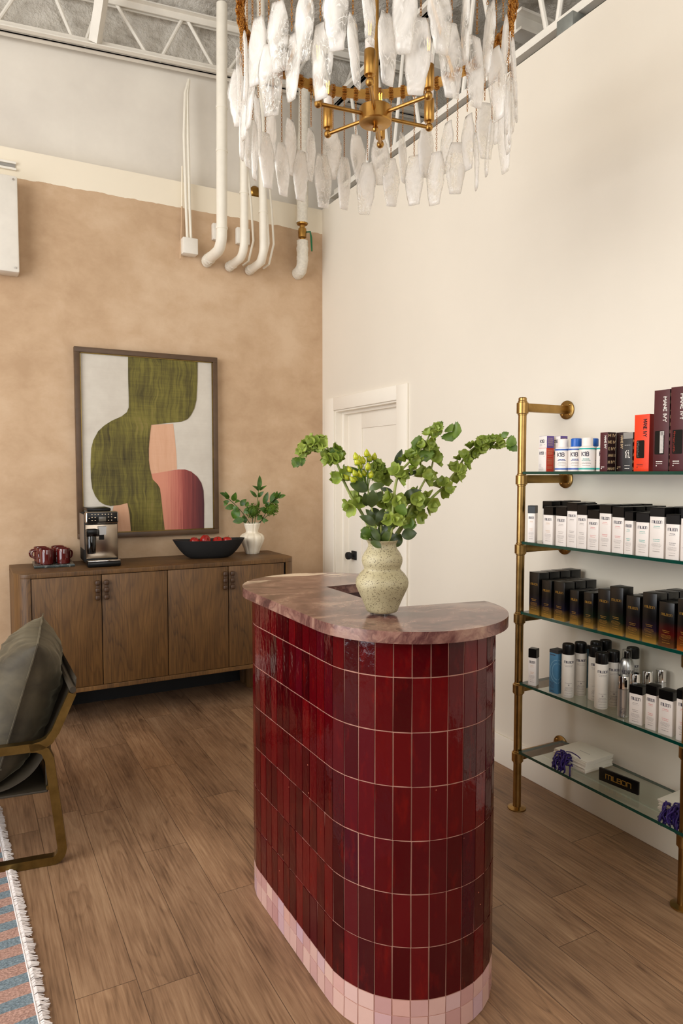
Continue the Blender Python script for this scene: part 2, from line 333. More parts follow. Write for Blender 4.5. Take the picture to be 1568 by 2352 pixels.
M['art_olive'] = m_paint('art_olive', [(.36, S(56, 48, 24)), (.48, S(92, 84, 38)), (.58, S(118, 110, 48)), (.68, S(138, 120, 72))])
M['art_peach'] = m_paint('art_peach', [(.3, S(206, 156, 124)), (.7, S(222, 178, 148))])
k_ = N('art_rose'); P_ = k_.pos(); x_ = k_.xyz(P_)
l_ = k_.noise(k_.scale(P_, (40, 40, 1.2)), 2.2, 6, .65); g_ = k_.math('ADD', k_.math('DIVIDE', k_.math('SUBTRACT', x_[0], 1.24), .30), k_.math('MULTIPLY', k_.math('SUBTRACT', l_, .5), .5))
k_.p(Base_Color=k_.ramp(g_, [(.0, S(208, 140, 116)), (.3, S(186, 108, 94)), (.42, S(150, 74, 68)), (.7, S(110, 50, 50)), (1, S(48, 24, 36))]), Roughness=.8); M['art_rose'] = k_.m
G_ = lambda n, t: m_gradient(n, t)
M['gr_blue'] = G_('carton_black_indigo', (26, 22, 46)); M['gr_green'] = G_('carton_black_green', (26, 42, 26)); M['gr_plum'] = G_('carton_black_plum', (46, 20, 34)); M['gr_violet'] = G_('carton_black_violet', (44, 26, 50)); M['gr_red'] = m_gradient('carton_black_red', (96, 8, 6), (120, 74, 40)); M['gr_fire'] = m_gradient('carton_black_orange', (112, 12, 4), (206, 110, 34))

# ------------------------------------------------------------------ geometry helpers
class G:
    def __init__(s): s.bm = bmesh.new(); s.tint = None
    def _mat(s, faces, mi):
        for f in faces: f.material_index = mi; f.smooth = True
    def add(s, verts, faces, mi=0, T=None):
        vs = [s.bm.verts.new(T @ Vector(v) if T is not None else v) for v in verts]
        fs = []
        for f in faces:
            try: fs.append(s.bm.faces.new([vs[i] for i in f]))
            except ValueError: pass
        s._mat(fs, mi); return fs
    def box(s, c, d, mi=0, rz=0.0, bev=0.0, seg=2, T=None):
        m = Matrix.Translation(c) @ Matrix.Rotation(rz, 4, 'Z') @ Matrix.Diagonal((*d, 1))
        if T is not None: m = T @ m
        r = bmesh.ops.create_cube(s.bm, size=1.0, matrix=m); vs = set(r['verts'])
        fs = set(f for v in vs for f in v.link_faces)
        s._mat(fs, mi)
        if bev > 0:
            es = list(set(e for v in vs for e in v.link_edges))
            b = bmesh.ops.bevel(s.bm, geom=es, offset=bev, segments=seg, affect='EDGES', profile=.5)
            s._mat(b['faces'], mi)
    def box2(s, a, b, mi=0, bev=0.0, **k):
        c = [(p+q)/2 for p, q in zip(a, b)]; d = [abs(q-p) for p, q in zip(a, b)]; s.box(c, d, mi, 0, bev, **k)
    def tube(s, pts, r, n=10, mi=0, cap=True):
        pts = [Vector(p) for p in pts]; k = len(pts); rr = r if isinstance(r, (list, tuple)) else [r]*k
        t0 = (pts[1]-pts[0]).normalized(); up = Vector((0, 0, 1)) if abs(t0.z) < .9 else Vector((1, 0, 0))
        nx = t0.cross(up).normalized(); V = []
        for i, p in enumerate(pts):
            t = ((pts[min(i+1, k-1)]-pts[max(i-1, 0)])).normalized()
            nx = (nx-t*nx.dot(t)).normalized(); ny = t.cross(nx)
            V += [p+nx*(math.cos(a)*rr[i])+ny*(math.sin(a)*rr[i]) for a in [2*PI*j/n for j in range(n)]]
        F = [(i*n+j, i*n+(j+1) % n, (i+1)*n+(j+1) % n, (i+1)*n+j) for i in range(k-1) for j in range(n)]
        if cap: F += [tuple(range(n))[::-1], tuple((k-1)*n+j for j in range(n))]
        s.add(V, F, mi)
    def lathe(s, prof, n=32, mi=0, T=None, wob=None, cap=True):
        V = []; k = len(prof)
        for i, (r, z) in enumerate(prof):
            for j in range(n):
                a = 2*PI*j/n; q = r*(wob(a, z) if wob else 1.0)
                V.append((q*math.cos(a), q*math.sin(a), z))
        F = [(i*n+j, i*n+(j+1) % n, (i+1)*n+(j+1) % n, (i+1)*n+j) for i in range(k-1) for j in range(n)]
        if cap and prof[0][0] > 1e-5: F.append(tuple(range(n))[::-1])
        if cap and prof[-1][0] > 1e-5: F.append(tuple((k-1)*n+j for j in range(n)))
        s.add(V, F, mi, T)
    def prism(s, poly, z0, z1, mi=0, bev=0.0, seg=3, T=None, side=None):
        n = len(poly)
        V = [(x, y, z0) for x, y in poly]+[(x, y, z1) for x, y in poly]
        F = [tuple(range(n))[::-1], tuple(range(n, 2*n))]
        F2 = [(i, (i+1) % n, n+(i+1) % n, n+i) for i in range(n)]
        fs = s.add(V, F+F2, mi, T)
        if side is not None: s._mat(fs[2:], side)
        if bev > 0:
            es = list(set(list(fs[0].edges)+list(fs[1].edges)))
            b = bmesh.ops.bevel(s.bm, geom=es, offset=bev, segments=seg, affect='EDGES', profile=.5); s._mat(b['faces'], mi)
    def ball(s, c, r, n=16, mi=0, sc=(1, 1, 1)):
        m = Matrix.Translation(c) @ Matrix.Diagonal((r*sc[0], r*sc[1], r*sc[2], 1))
        q = bmesh.ops.create_uvsphere(s.bm, u_segments=n, v_segments=max(6, n//2+2), radius=1.0, matrix=m)
        s._mat(set(f for v in q['verts'] for f in v.link_faces), mi)
    def torus(s, R, r, n=14, m=6, mi=0, T=None, sx=1.0):
        V = [((R+r*math.cos(b))*math.cos(a)*sx, (R+r*math.cos(b))*math.sin(a), r*math.sin(b)) for a in [2*PI*i/n for i in range(n)] for b in [2*PI*j/m for j in range(m)]]
        F = [(i*m+j, ((i+1) % n)*m+j, ((i+1) % n)*m+(j+1) % m, i*m+(j+1) % m) for i in range(n) for j in range(m)]
        s.add(V, F, mi, T)
    def leaf(s, base, tip, w, up=None, curl=.12, mi=0, seg=6, fold=.15, serr=0.0):
        b = Vector(base); t = Vector(tip); d = t-b; L = d.length; d.normalize()
        up = Vector(up) if up is not None else Vector((-.48, -.87, .25)); sd = d.cross(up)
        if sd.length < 1e-4: sd = d.cross(Vector((1, 0, .3)))
        sd.normalize(); up = sd.cross(d).normalized(); V = []
        for i in range(seg+1):
            f = i/seg; ww = w/2*(math.sin(PI*f**.85)**.75 if 0 < f < 1 else .03)
            if serr: ww *= 1+serr*(1 if i % 2 else -1)
            c = b+d*(L*f)+up*(curl*L*math.sin(PI*f))
            V += [c-sd*ww+up*(fold*ww), c, c+sd*ww+up*(fold*ww)]
        F = []
        for i in range(seg):
            a = i*3; F += [(a, a+1, a+4, a+3), (a+1, a+2, a+5, a+4)]
        s.add(V, F, mi)

def obj(name, g, mats, parent=None, loc=(0, 0, 0), rz=0.0, sharp=35, world=False, label=None):
    if world and parent is not None: bmesh.ops.translate(g.bm, verts=g.bm.verts, vec=-Vector(parent.location))
    me = bpy.data.meshes.new(name)
    bmesh.ops.recalc_face_normals(g.bm, faces=g.bm.faces) if not getattr(g, 'keep', False) else None
    g.bm.to_mesh(me); g.bm.free()
    for m in (mats if isinstance(mats, (list, tuple)) else [mats]): me.materials.append(m)
    if len(me.polygons): me.set_sharp_from_angle(angle=math.radians(sharp))
    o = bpy.data.objects.new(name, me); COL.objects.link(o)
    if parent is not None: o.parent = parent
    o.location = loc; o.rotation_euler = (0, 0, rz)
    if label: o['label'] = label
    return o
def meshobj(name, me, parent, loc=(0, 0, 0), rot=(0, 0, 0), sc=(1, 1, 1)):
    o = bpy.data.objects.new(name, me); COL.objects.link(o); o.parent = parent; o.location = loc; o.rotation_euler = rot; o.scale = sc; return o
def tag(o, label=None, cat=None, group=None, kind=None):
    if label: o['label'] = label
    if cat: o['category'] = cat
    if group: o['group'] = group
    if kind: o['kind'] = kind
    return o
def thing(name, label, cat, loc=(0, 0, 0), rz=0.0, group=None):
    o = bpy.data.objects.new(name, None); COL.objects.link(o); o.location = loc; o.rotation_euler = (0, 0, rz); o.empty_display_size = .05
    return tag(o, label, cat, group)
def struct(name, g, mats, parent=None, **k):
    o = obj(name, g, mats, parent, **k)
    if parent is None: o['kind'] = 'structure'
    return o
def dup(root, loc, rz=0.0, label=None, group=None):
    r = root.copy(); COL.objects.link(r); r.location = loc; r.rotation_euler = (0, 0, rz)
    if label: r['label'] = label
    if group: r['group'] = group
    for ch in list(root.children):
        c = ch.copy(); COL.objects.link(c); c.parent = r
        for sub in list(ch.children):
            d = sub.copy(); COL.objects.link(d); d.parent = c
    return r
ORD = ['first', 'second', 'third', 'fourth', 'fifth', 'sixth', 'seventh', 'eighth', 'ninth', 'tenth', 'eleventh', 'twelfth', 'thirteenth', 'fourteenth', 'fifteenth', 'sixteenth']

# lettering: flat stroke letters lying in the local x-z plane, facing local -y
STROKES = {
 'm': (1.35, [[(0, 0), (0, 1), (1.2, 1), (1.2, 0)], [(.6, 1), (.6, 0)]]), 'I': (.25, [[(0.05, 0), (.05, 1)]]), 'L': (.85, [[(0, 1), (0, 0), (.7, 0)]]),
 'B': (.95, [[(0, 0), (0, 1), (.72, 1), (.78, .55), (.8, .5), (.8, 0), (0, 0)], [(0, .52), (.78, .52)]]), 'O': (1.1, [[(0, .15), (.15, 0), (.75, 0), (.9, .15), (.9, .85), (.75, 1), (.15, 1), (0, .85), (0, .15)]]),
 'n': (.95, [[(0, 0), (0, 1), (.65, 1), (.8, .85), (.8, 0)]]), 'M': (1.1, [[(0, 0), (0, 1), (.45, .3), (.9, 1), (.9, 0)]]), 'A': (1.05, [[(0, 0), (.43, 1), (.86, 0)], [(.2, .3), (.66, .3)]]),
 'N': (.98, [[(0, 0), (0, 1), (.75, 0), (.75, 1)]]), 'E': (.85, [[(.62, 0), (0, 0), (0, 1), (.62, 1)], [(0, .5), (.55, .5)]]), 'V': (1.0, [[(0, 1), (.43, 0), (.86, 1)]]), 'Y': (1.0, [[(0, 1), (.42, .5), (.84, 1)], [(.42, .5), (.42, 0)]]),
 'K': (.9, [[(0, 0), (0, 1)], [(.68, 1), (.08, .48), (.72, 0)]]), '1': (.5, [[(0, .8), (.2, 1), (.2, 0)]]), '8': (.95, [[(.1, .52), (.05, .8), (.2, 1), (.55, 1), (.7, .8), (.65, .52), (.1, .52), (0, .25), (.15, 0), (.6, 0), (.75, .25), (.65, .52)]]),
 'R': (.9, [[(0, 0), (0, 1), (.6, 1), (.7, .85), (.7, .6), (.6, .48), (0, .48)], [(.3, .48), (.72, 0)]]), ' ': (.6, []), 'i': (.4, [[(.05, 0), (.05, .7)], [(.05, .88), (.05, 1.02)]]), 'e': (.9, [[(.65, 0), (0, 0), (0, .7), (.65, .7), (.65, .35), (0, .35)]])}
def letters(g, text, x, z, h, t, mi=0, w=None, y=0.0, T=None, sp=1.0):
    """centred on x; baseline z; height h; stroke t; optional total width w"""
    adv = sum(STROKES[c][0] for c in text)-.2; sx = (w/adv) if w else h*sp; cx = x-adv*sx/2
    for c in text:
        a, sts = STROKES[c]
        for st in sts:
            for (x0, z0), (x1, z1) in zip(st, st[1:]):
                p = Vector((cx+x0*sx, z+z0*h)); q = Vector((cx+x1*sx, z+z1*h)); d = (q-p)
                if d.length < 1e-6: continue
                d.normalize(); nrm = Vector((-d.y, d.x))*t/2; e = d*t/2
                P = [p-e-nrm, q+e-nrm, q+e+nrm, p-e+nrm]
                V = [(v.x, y, v.y) for v in P]+[(v.x, y+.0006, v.y) for v in P]
                g.add(V, [(0, 1, 2, 3), (7, 6, 5, 4), (0, 4, 5, 1), (1, 5, 6, 2), (2, 6, 7, 3), (3, 7, 4, 0)], mi, T)
        cx += a*sx
def dashes(g, x, z, w, h, mi=0, y=0.0, T=None, rnd=random):
    """one line of print too small to read"""
    c = x-w/2; e = x+w/2
    while c < e-.0015:
        l = min(rnd.uniform(.003, .008), e-c)
        g.add([(c, y, z), (c+l, y, z), (c+l, y, z+h), (c, y, z+h), (c, y+.0004, z), (c+l, y+.0004, z), (c+l, y+.0004, z+h), (c, y+.0004, z+h)], [(0, 1, 2, 3), (7, 6, 5, 4), (0, 4, 5, 1), (2, 6, 7, 3)], mi, T)
        c += l+.0012

# measured outlines, world metres
STEMS = [
('left',[(1.072,1.736,1.319),(1.058,1.742,1.354),(1.052,1.742,1.363),(1.018,1.761,1.440),(0.992,1.773,1.485),(0.969,1.785,1.537),(0.956,1.790,1.575),(0.944,1.794,1.601),(0.929,1.801,1.628),(0.911,1.809,1.643),(0.888,1.820,1.647),(0.868,1.830,1.635),(0.852,1.837,1.609)],[(0.994,1.776,1.464),(0.960,1.791,1.549),(0.936,1.801,1.608),(0.950,1.792,1.614),(0.915,1.812,1.640),(0.901,1.820,1.646),(0.887,1.829,1.648),(0.872,1.839,1.636),(0.864,1.845,1.622)]),
('centre',[(1.061,1.719,1.322),(1.069,1.712,1.351),(1.081,1.703,1.390),(1.085,1.699,1.456),(1.087,1.696,1.503),(1.091,1.691,1.538),(1.099,1.684,1.564),(1.119,1.672,1.589),(1.137,1.661,1.613),(1.159,1.647,1.643),(1.170,1.641,1.668),(1.186,1.631,1.685),(1.204,1.619,1.692)],[(1.093,1.697,1.427),(1.089,1.699,1.486),(1.097,1.692,1.553),(1.122,1.676,1.594),(1.138,1.666,1.600),(1.161,1.651,1.639),(1.173,1.642,1.668),(1.189,1.632,1.683)]),
('mid right',[(1.082,1.753,1.317),(1.098,1.741,1.347),(1.116,1.728,1.383),(1.129,1.717,1.410),(1.145,1.705,1.445),(1.164,1.691,1.498),(1.178,1.680,1.533),(1.193,1.668,1.568),(1.197,1.663,1.590),(1.198,1.661,1.612),(1.189,1.664,1.631)],[(1.135,1.717,1.418),(1.163,1.697,1.480),(1.182,1.682,1.551),(1.206,1.665,1.601),(1.200,1.668,1.623),(1.190,1.673,1.636)]),
('far right',[(1.088,1.762,1.316),(1.110,1.751,1.343),(1.141,1.735,1.399),(1.175,1.718,1.441),(1.201,1.705,1.466),(1.229,1.691,1.497),(1.251,1.681,1.519),(1.275,1.669,1.553),(1.293,1.660,1.577),(1.297,1.660,1.588),(1.317,1.649,1.620),(1.336,1.639,1.637),(1.364,1.623,1.650),(1.392,1.608,1.654),(1.412,1.597,1.654)],[(1.175,1.714,1.435),(1.208,1.696,1.473),(1.249,1.674,1.515),(1.277,1.660,1.564),(1.303,1.647,1.603),(1.329,1.633,1.631),(1.343,1.625,1.641),(1.356,1.617,1.648),(1.374,1.606,1.650),(1.390,1.596,1.652)]),
('behind',[(1.088,1.762,1.316),(1.084,1.771,1.342),(1.103,1.766,1.367),(1.102,1.773,1.429),(1.100,1.779,1.479),(1.098,1.784,1.519),(1.093,1.790,1.564),(1.085,1.798,1.582)],[(1.049,1.788,1.381),(1.093,1.767,1.475),(1.095,1.771,1.544),(1.088,1.777,1.559),(1.079,1.783,1.577),(1.089,1.778,1.582)])]
HYP_STEM = [(1.072,1.736,1.319),(1.058,1.739,1.349),(1.055,1.735,1.354),(1.047,1.734,1.394),(1.041,1.732,1.420),(1.032,1.732,1.460),(1.022,1.732,1.503),(1.017,1.729,1.527)]
BERRIES = [(0.978,1.728,1.605),(1.008,1.719,1.614),(1.041,1.732,1.605),(1.024,1.730,1.601),(0.981,1.727,1.590),(1.004,1.733,1.594),(0.998,1.739,1.579),(1.009,1.714,1.576),(0.979,1.766,1.568),(0.977,1.731,1.557),(0.996,1.735,1.554),(1.009,1.735,1.558),(1.023,1.721,1.553),(0.968,1.764,1.545),(0.994,1.757,1.540),(1.009,1.760,1.598),(0.976,1.741,1.539)]
BIG_LEAVES = [((1.009,1.716,1.508),(0.969,1.748,1.529),0.033),((1.007,1.705,1.511),(1.050,1.688,1.527),0.020),((1.011,1.697,1.462),(1.009,1.688,1.513),0.031),((1.017,1.735,1.464),(1.003,1.720,1.506),0.018),((1.043,1.719,1.477),(1.062,1.729,1.507),0.020),((1.022,1.696,1.410),(0.980,1.713,1.438),0.022),((1.036,1.723,1.417),(1.011,1.730,1.456),0.020),((1.031,1.703,1.418),(1.056,1.705,1.458),0.018),((1.039,1.688,1.348),(1.013,1.708,1.365),0.018),((1.102,1.682,1.380),(1.140,1.658,1.387),0.029),((1.103,1.717,1.342),(1.123,1.717,1.381),0.024),((1.134,1.721,1.487),(1.169,1.677,1.509),0.022),((1.143,1.715,1.551),(1.178,1.704,1.566),0.011),((1.123,1.740,1.573),(1.133,1.728,1.630),0.020),((1.147,1.725,1.555),(1.148,1.705,1.573),0.013),((1.108,1.737,1.504),(1.079,1.762,1.515),0.013),((1.107,1.715,1.441),(1.114,1.730,1.473),0.020),((1.090,1.672,1.442),(1.094,1.656,1.472),0.033),((1.050,1.714,1.363),(1.029,1.733,1.405),0.018),((1.063,1.718,1.357),(1.073,1.702,1.397),0.020),((1.065,1.705,1.347),(1.067,1.715,1.362),0.013),((1.070,1.737,1.366),(1.072,1.746,1.414),0.018),((1.103,1.740,1.351),(1.101,1.729,1.388),0.015),((1.023,1.766,1.529),(0.994,1.800,1.579),0.022),((1.055,1.747,1.498),(1.035,1.766,1.476),0.026),((1.086,1.739,1.403),(1.075,1.755,1.449),0.024),((1.065,1.764,1.431),(1.064,1.779,1.457),0.026)]
TIP_LEAVES = [((1.205,1.630,1.688),(1.184,1.632,1.700),0.030),((1.217,1.623,1.690),(1.224,1.607,1.679),0.035),((1.230,1.615,1.680),(1.247,1.593,1.679),0.050),((1.221,1.621,1.676),(1.224,1.607,1.649),0.055),((1.157,1.660,1.637),(1.124,1.668,1.647),0.050),((1.152,1.663,1.630),(1.124,1.668,1.626),0.050),((1.161,1.658,1.628),(1.163,1.645,1.591),0.050),((1.161,1.658,1.622),(1.145,1.656,1.606),0.040),((0.855,1.846,1.604),(0.837,1.846,1.575),0.030),((0.854,1.847,1.606),(0.847,1.840,1.575),0.020),((0.857,1.845,1.606),(0.858,1.833,1.579),0.030),((1.360,1.535,1.651),(1.379,1.511,1.644),0.035),((1.362,1.534,1.643),(1.380,1.511,1.621),0.030),((1.348,1.542,1.663),(1.360,1.523,1.674),0.018),((0.943,1.792,1.601),(0.937,1.784,1.635),0.030),((1.022,1.743,1.381),(1.002,1.744,1.373),0.030),((1.028,1.740,1.385),(1.002,1.744,1.395),0.035),((1.028,1.740,1.368),(1.010,1.739,1.404),0.035),((1.126,1.679,1.412),(1.124,1.669,1.393),0.040),((1.129,1.677,1.414),(1.135,1.662,1.417),0.030),((1.087,1.703,1.395),(1.072,1.701,1.413),0.030)]
VASE_AT = (1.071,1.736,1.145)
SVASE_AT = (1.835,4.782,0.971)
SV_STEMS = [[(1.845,4.779,1.154),(1.856,4.774,1.215),(1.871,4.769,1.337),(1.880,4.765,1.428),(1.888,4.762,1.489)],[(1.839,4.781,1.155),(1.820,4.788,1.191),(1.775,4.805,1.265),(1.720,4.827,1.332),(1.664,4.848,1.384)],[(1.850,4.777,1.154),(1.887,4.762,1.191),(1.927,4.747,1.264),(1.962,4.734,1.337),(2.013,4.714,1.379)]]
SV_LEAVES = [[((1.879,4.761,1.431),(1.894,4.774,1.543),0.034),((1.889,4.786,1.428),(1.827,4.751,1.468),0.024),((1.894,4.782,1.431),(1.932,4.732,1.468),0.021),((1.868,4.768,1.383),(1.811,4.760,1.435),0.024),((1.879,4.778,1.385),(1.910,4.733,1.426),0.028),((1.885,4.787,1.312),(1.875,4.745,1.365),0.015)],[((1.671,4.849,1.381),(1.616,4.853,1.417),0.031),((1.680,4.849,1.368),(1.648,4.826,1.427),0.031),((1.680,4.821,1.354),(1.646,4.868,1.350),0.021),((1.677,4.859,1.350),(1.647,4.854,1.320),0.024),((1.717,4.855,1.355),(1.720,4.799,1.420),0.040),((1.727,4.847,1.340),(1.749,4.785,1.354),0.031),((1.729,4.853,1.319),(1.656,4.855,1.302),0.043),((1.752,4.821,1.295),(1.717,4.858,1.227),0.067),((1.765,4.828,1.319),(1.803,4.811,1.370),0.040),((1.769,4.779,1.269),(1.832,4.768,1.305),0.043),((1.775,4.779,1.224),(1.696,4.807,1.206),0.046),((1.809,4.774,1.320),(1.802,4.816,1.343),0.037),((1.734,4.797,1.291),(1.702,4.813,1.315),0.037),((1.791,4.799,1.192),(1.782,4.824,1.251),0.037)],[((1.927,4.777,1.329),(1.949,4.749,1.422),0.037),((1.955,4.718,1.349),(1.991,4.721,1.421),0.034),((1.995,4.734,1.369),(1.993,4.683,1.429),0.028),((2.008,4.727,1.369),(2.027,4.693,1.422),0.024),((2.015,4.719,1.376),(2.068,4.700,1.398),0.028),((1.971,4.741,1.357),(2.018,4.709,1.342),0.037),((1.940,4.746,1.269),(1.878,4.738,1.305),0.043),((1.927,4.747,1.318),(1.950,4.705,1.344),0.031),((1.898,4.757,1.221),(1.946,4.737,1.209),0.024),((1.911,4.771,1.238),(1.916,4.738,1.191),0.021),((1.860,4.742,1.217),(1.903,4.753,1.252),0.031)]]
SV_BALLS = [((1.835,4.761,1.284),0.050),((1.967,4.732,1.297),0.050)]
ART = {'olive':[(1.001,2.360),(1.486,2.354),(1.483,2.219),(1.474,2.080),(1.458,2.021),(1.435,1.976),(1.408,1.943),(1.364,1.924),(1.268,1.911),(1.150,1.894),(1.140,1.823),(1.131,1.730),(1.130,1.651),(1.136,1.594),(1.155,1.515),(1.190,1.479),(1.205,1.450),(1.214,1.371),(1.223,1.269),(1.234,1.152),(1.001,1.153),(0.993,1.275),(0.980,1.354),(0.936,1.342),(0.868,1.335),(0.827,1.346),(0.794,1.368),(0.769,1.406),(0.751,1.455),(0.744,1.524),(0.744,1.627),(0.750,1.724),(0.764,1.779),(0.797,1.841),(0.837,1.880),(0.885,1.913),(0.953,1.947),(0.987,1.976),(1.000,2.008),(1.001,2.078),(0.999,2.203)],
'peach':[(1.150,1.894),(1.305,1.908),(1.316,1.805),(1.325,1.689),(1.328,1.586),(1.264,1.573),(1.145,1.553),(1.136,1.594),(1.130,1.651),(1.131,1.730),(1.140,1.823)],
'peach2':[(0.888,1.336),(0.936,1.342),(0.980,1.354),(0.993,1.275),(1.001,1.153),(0.857,1.153)],
'rose':[(1.145,1.553),(1.264,1.573),(1.337,1.585),(1.385,1.585),(1.430,1.570),(1.475,1.533),(1.504,1.488),(1.519,1.432),(1.523,1.335),(1.520,1.150),(1.234,1.152),(1.223,1.269),(1.214,1.371),(1.205,1.450),(1.190,1.479),(1.155,1.515)]}

# ================================================================== the room
XW, YB = 2.5, 4.955
g = G(); g.box2((-3.0, -2.7, -.06), (4.6, 5.2, 0)); struct('floor', g, M['floor'])
# right wall with the door opening
g = G()
for a, b in (((XW, -2.7, 0), (XW+.13, 3.852, 3.605)), ((XW, 4.747, 0), (XW+.13, YB+.1, 3.605)), ((XW, 3.852, 2.04), (XW+.13, 4.747, 3.605))): g.box2(a, b)
struct('wall_right', g, M['wall'])
g = G(); g.box2((-3.0, YB, 0), (XW, YB+.1, 3.602)); struct('wall_back', g, M['tan'])
g = G(); g.box2((-3.0, YB+.1, 0), (4.6, YB+.25, 5.3)); struct('wall_upper_back', g, M['concrete'])
g = G(); g.box2((4.5, -2.7, 0), (4.6, YB+.1, 5.3)); struct('wall_far_right', g, M['concrete'])
# left wall with its shop window; front wall's opening added for fill (out of frame)
g = G()
for a, b in (((-3.0, -2.7, 0), (-2.88, -.35, 5.3)), ((-3.0, 3.95, 0), (-2.88, YB, 5.3)), ((-3.0, -.35, 0), (-2.88, 3.95, .15)), ((-3.0, -.35, 4.35), (-2.88, 3.95, 5.3))): g.box2(a, b)
struct('wall_left', g, M['wall'])
g = G()
for a, b in (((-3.0, -2.7, 0), (-1.45, -2.58, 5.3)), ((2.25, -2.7, 0), (4.6, -2.58, 5.3)), ((-1.45, -2.7, 0), (2.25, -2.58, 1.4)), ((-1.45, -2.7, 4.4), (2.25, -2.58, 5.3))): g.box2(a, b)
struct('wall_front', g, M['front_wall'])
g = G()
for y in (-.32, 1.1, 2.5, 3.92): g.box2((-2.9, y-.03, .15), (-2.84, y+.03, 4.35))
for z in (.18, 1.84, 4.32): g.box2((-2.9, -.35, z-.025), (-2.85, 3.95, z+.025))
struct('window_1', g, M['black_matte'])
g = G()
for x in (-1.42, -.2, 1.0, 2.22): g.box2((x-.03, -2.62, 1.4), (x+.03, -2.56, 4.4))
for z in (1.43, 2.8, 4.37): g.box2((-1.45, -2.61, z-.025), (2.25, -2.57, z+.025))
struct('added_front_window', g, M['black_matte'])  # unseen window frame, added to hold the front fill lamp
# deck sprayed with lumpy foam, sloping up to the right and rolling down onto the concrete
g = G(); V = []; nx, ny = 150, 130
prof = [(-2.65+7.0*j/(ny-31), None) for j in range(ny-30)]
for j in range(ny):
    for i in range(nx+1):
        x = -3.0+7.6*i/nx
        if j < ny-30: y = -2.65+7.5*j/(ny-31); dz = 0
        else:
            t = (j-(ny-31))/30; y = 4.85+.185*min(1, t*2.2)**.6; dz = -.39*max(0, t-.12)/.88
        nz = noise.noise((x*5, y*5, 1.0))*.05+noise.noise((x*13, y*13, 4.0))*.03
        V.append((x, y-abs(nz)*(.6 if j < ny-30 else .5), 4.80+.074*(x-1)+dz+nz*(1 if j < ny-30 else .4)))
F = [(j*(nx+1)+i, j*(nx+1)+i+1, (j+1)*(nx+1)+i+1, (j+1)*(nx+1)+i) for j in range(ny-1) for i in range(nx)]
g.add(V, F); struct('ceiling', g, M['foam'], sharp=80)
g = G(); g.box2((-3.0, -2.7, 5.3), (4.6, 5.2, 5.4)); struct('roof_slab', g, M['concrete'])
# baseboards, door trim
g = G(); g.box2((XW-.014, -2.58, 0), (XW, 3.74, .158), bev=.004); struct('baseboard_right', g, M['trim'])
g = G(); g.box2((-2.88, YB-.014, 0), (XW-.014, YB, .158), bev=.004); struct('baseboard_back', g, M['trim'])
g = G(); T0 = XW-.018
g.box2((T0, 3.734, 0), (XW, 3.857, 2.13), bev=.003); g.box2((T0, 4.742, 0), (XW, 4.885, 2.13), bev=.003); g.box2((T0, 3.857, 2.035), (XW, 4.742, 2.13), bev=.003)
for y0, y1 in ((3.852, 3.868), (4.731, 4.747)): g.box2((XW, y0, 0), (XW+.13, y1, 2.04))
g.box2((XW, 3.868, 2.024), (XW+.13, 4.731, 2.04))
for y0, y1 in ((3.868, 3.88), (4.70, 4.731)): g.box2((XW+.055, y0, 0), (XW+.10, y1, 2.024))
g.box2((XW+.055, 3.88, 2.005), (XW+.10, 4.70, 2.024))
struct('trim_1', g, M['trim'])
d = thing('door_1', None, None, (XW+.10, 4.29, 0)); d['kind'] = 'structure'
g = G(); y0, y1 = -.41, .42
g.box2((0, y0, .01), (.035, y1, 2.015))
for a, b in (((-.010, y0, .01), (0, y0+.115, 2.015)), ((-.010, y1-.215, .01), (0, y1, 2.015)), ((-.010, y0+.115, .01), (0, y1-.215, .22)), ((-.010, y0+.115, 1.89), (0, y1-.215, 2.015))): g.box2(a, b, bev=.002)
obj('door_slab', g, M['trim'], d)
kb = G(); kb.box((-.016, .305, .935), (.012, .066, .066), bev=.002); r_ = obj('rosette', kb, M['black_matte'], d)
kb = G(); T = Matrix.Translation((-.02, .305, .935)) @ Matrix.Rotation(-PI/2, 4, 'Y'); kb.lathe([(.011, 0), (.011, .02), (.024, .026), (.029, .036), (.029, .052), (.025, .06), (0, .062)], 24, T=T); obj('door_knob', kb, M['black_matte'], d)

# steel joists, white painted
def joist_x(name, y, x0, x1, zl, zt, slope, nodes, label):
    t = thing(name, label, 'joist', (x0, y, zl(x0)))
    P = lambda x, z, dy=0: (x, y+dy, z)
    def chord(n, zf, up):
        g = G()
        for s in (-1, 1):
            for a, b in (((0, .0), (.045, .008)), ((0, 0), (.008, .05))):
                V = []
                for x in (x0, x1):
                    for (dy, dz) in ((a[0], a[1]), (b[0], a[1]), (b[0], b[1]), (a[0], b[1])):
                        V.append((x, y+s*(.012+dy), zf(x)+up*dz))
                g.add(V, [(0, 1, 2, 3), (7, 6, 5, 4), (0, 4, 5, 1), (1, 5, 6, 2), (2, 6, 7, 3), (3, 7, 4, 0)])
        obj(n, g, M['steel_white'], t, world=True)
    chord('lower_chord', zl, 1); chord('upper_chord', zt, -1)
    for a, b in nodes:
        g = G(); g.tube([P(a, zl(a)+.01), P(b, zt(b)-.01)], .012, 8); obj('web_rod', g, M['steel_white'], t, world=True)
    return t
zl = lambda x: 4.297+.0695*(x-.27); zt = lambda x: 4.70+.076*(x-.97)
nd = [(-.62, -.18), (-.55, -.9), (.17, -.12), (.23, .42), (.70, .56), (.76, .87), (1.18, .95), (1.247, 1.42), (1.652, 1.43), (1.72, 1.95), (2.14, 1.99), (2.22, 2.42), (2.58, 2.47), (2.66, 2.8), (3.12, 2.86), (3.2, 3.34), (3.62, 3.4), (3.7, 3.9)]
joist_x('bar_joist', 4.94, -2.9, 4.45, zl, zt, .07, nd, 'white open-web steel joist running along the top of the back wall')
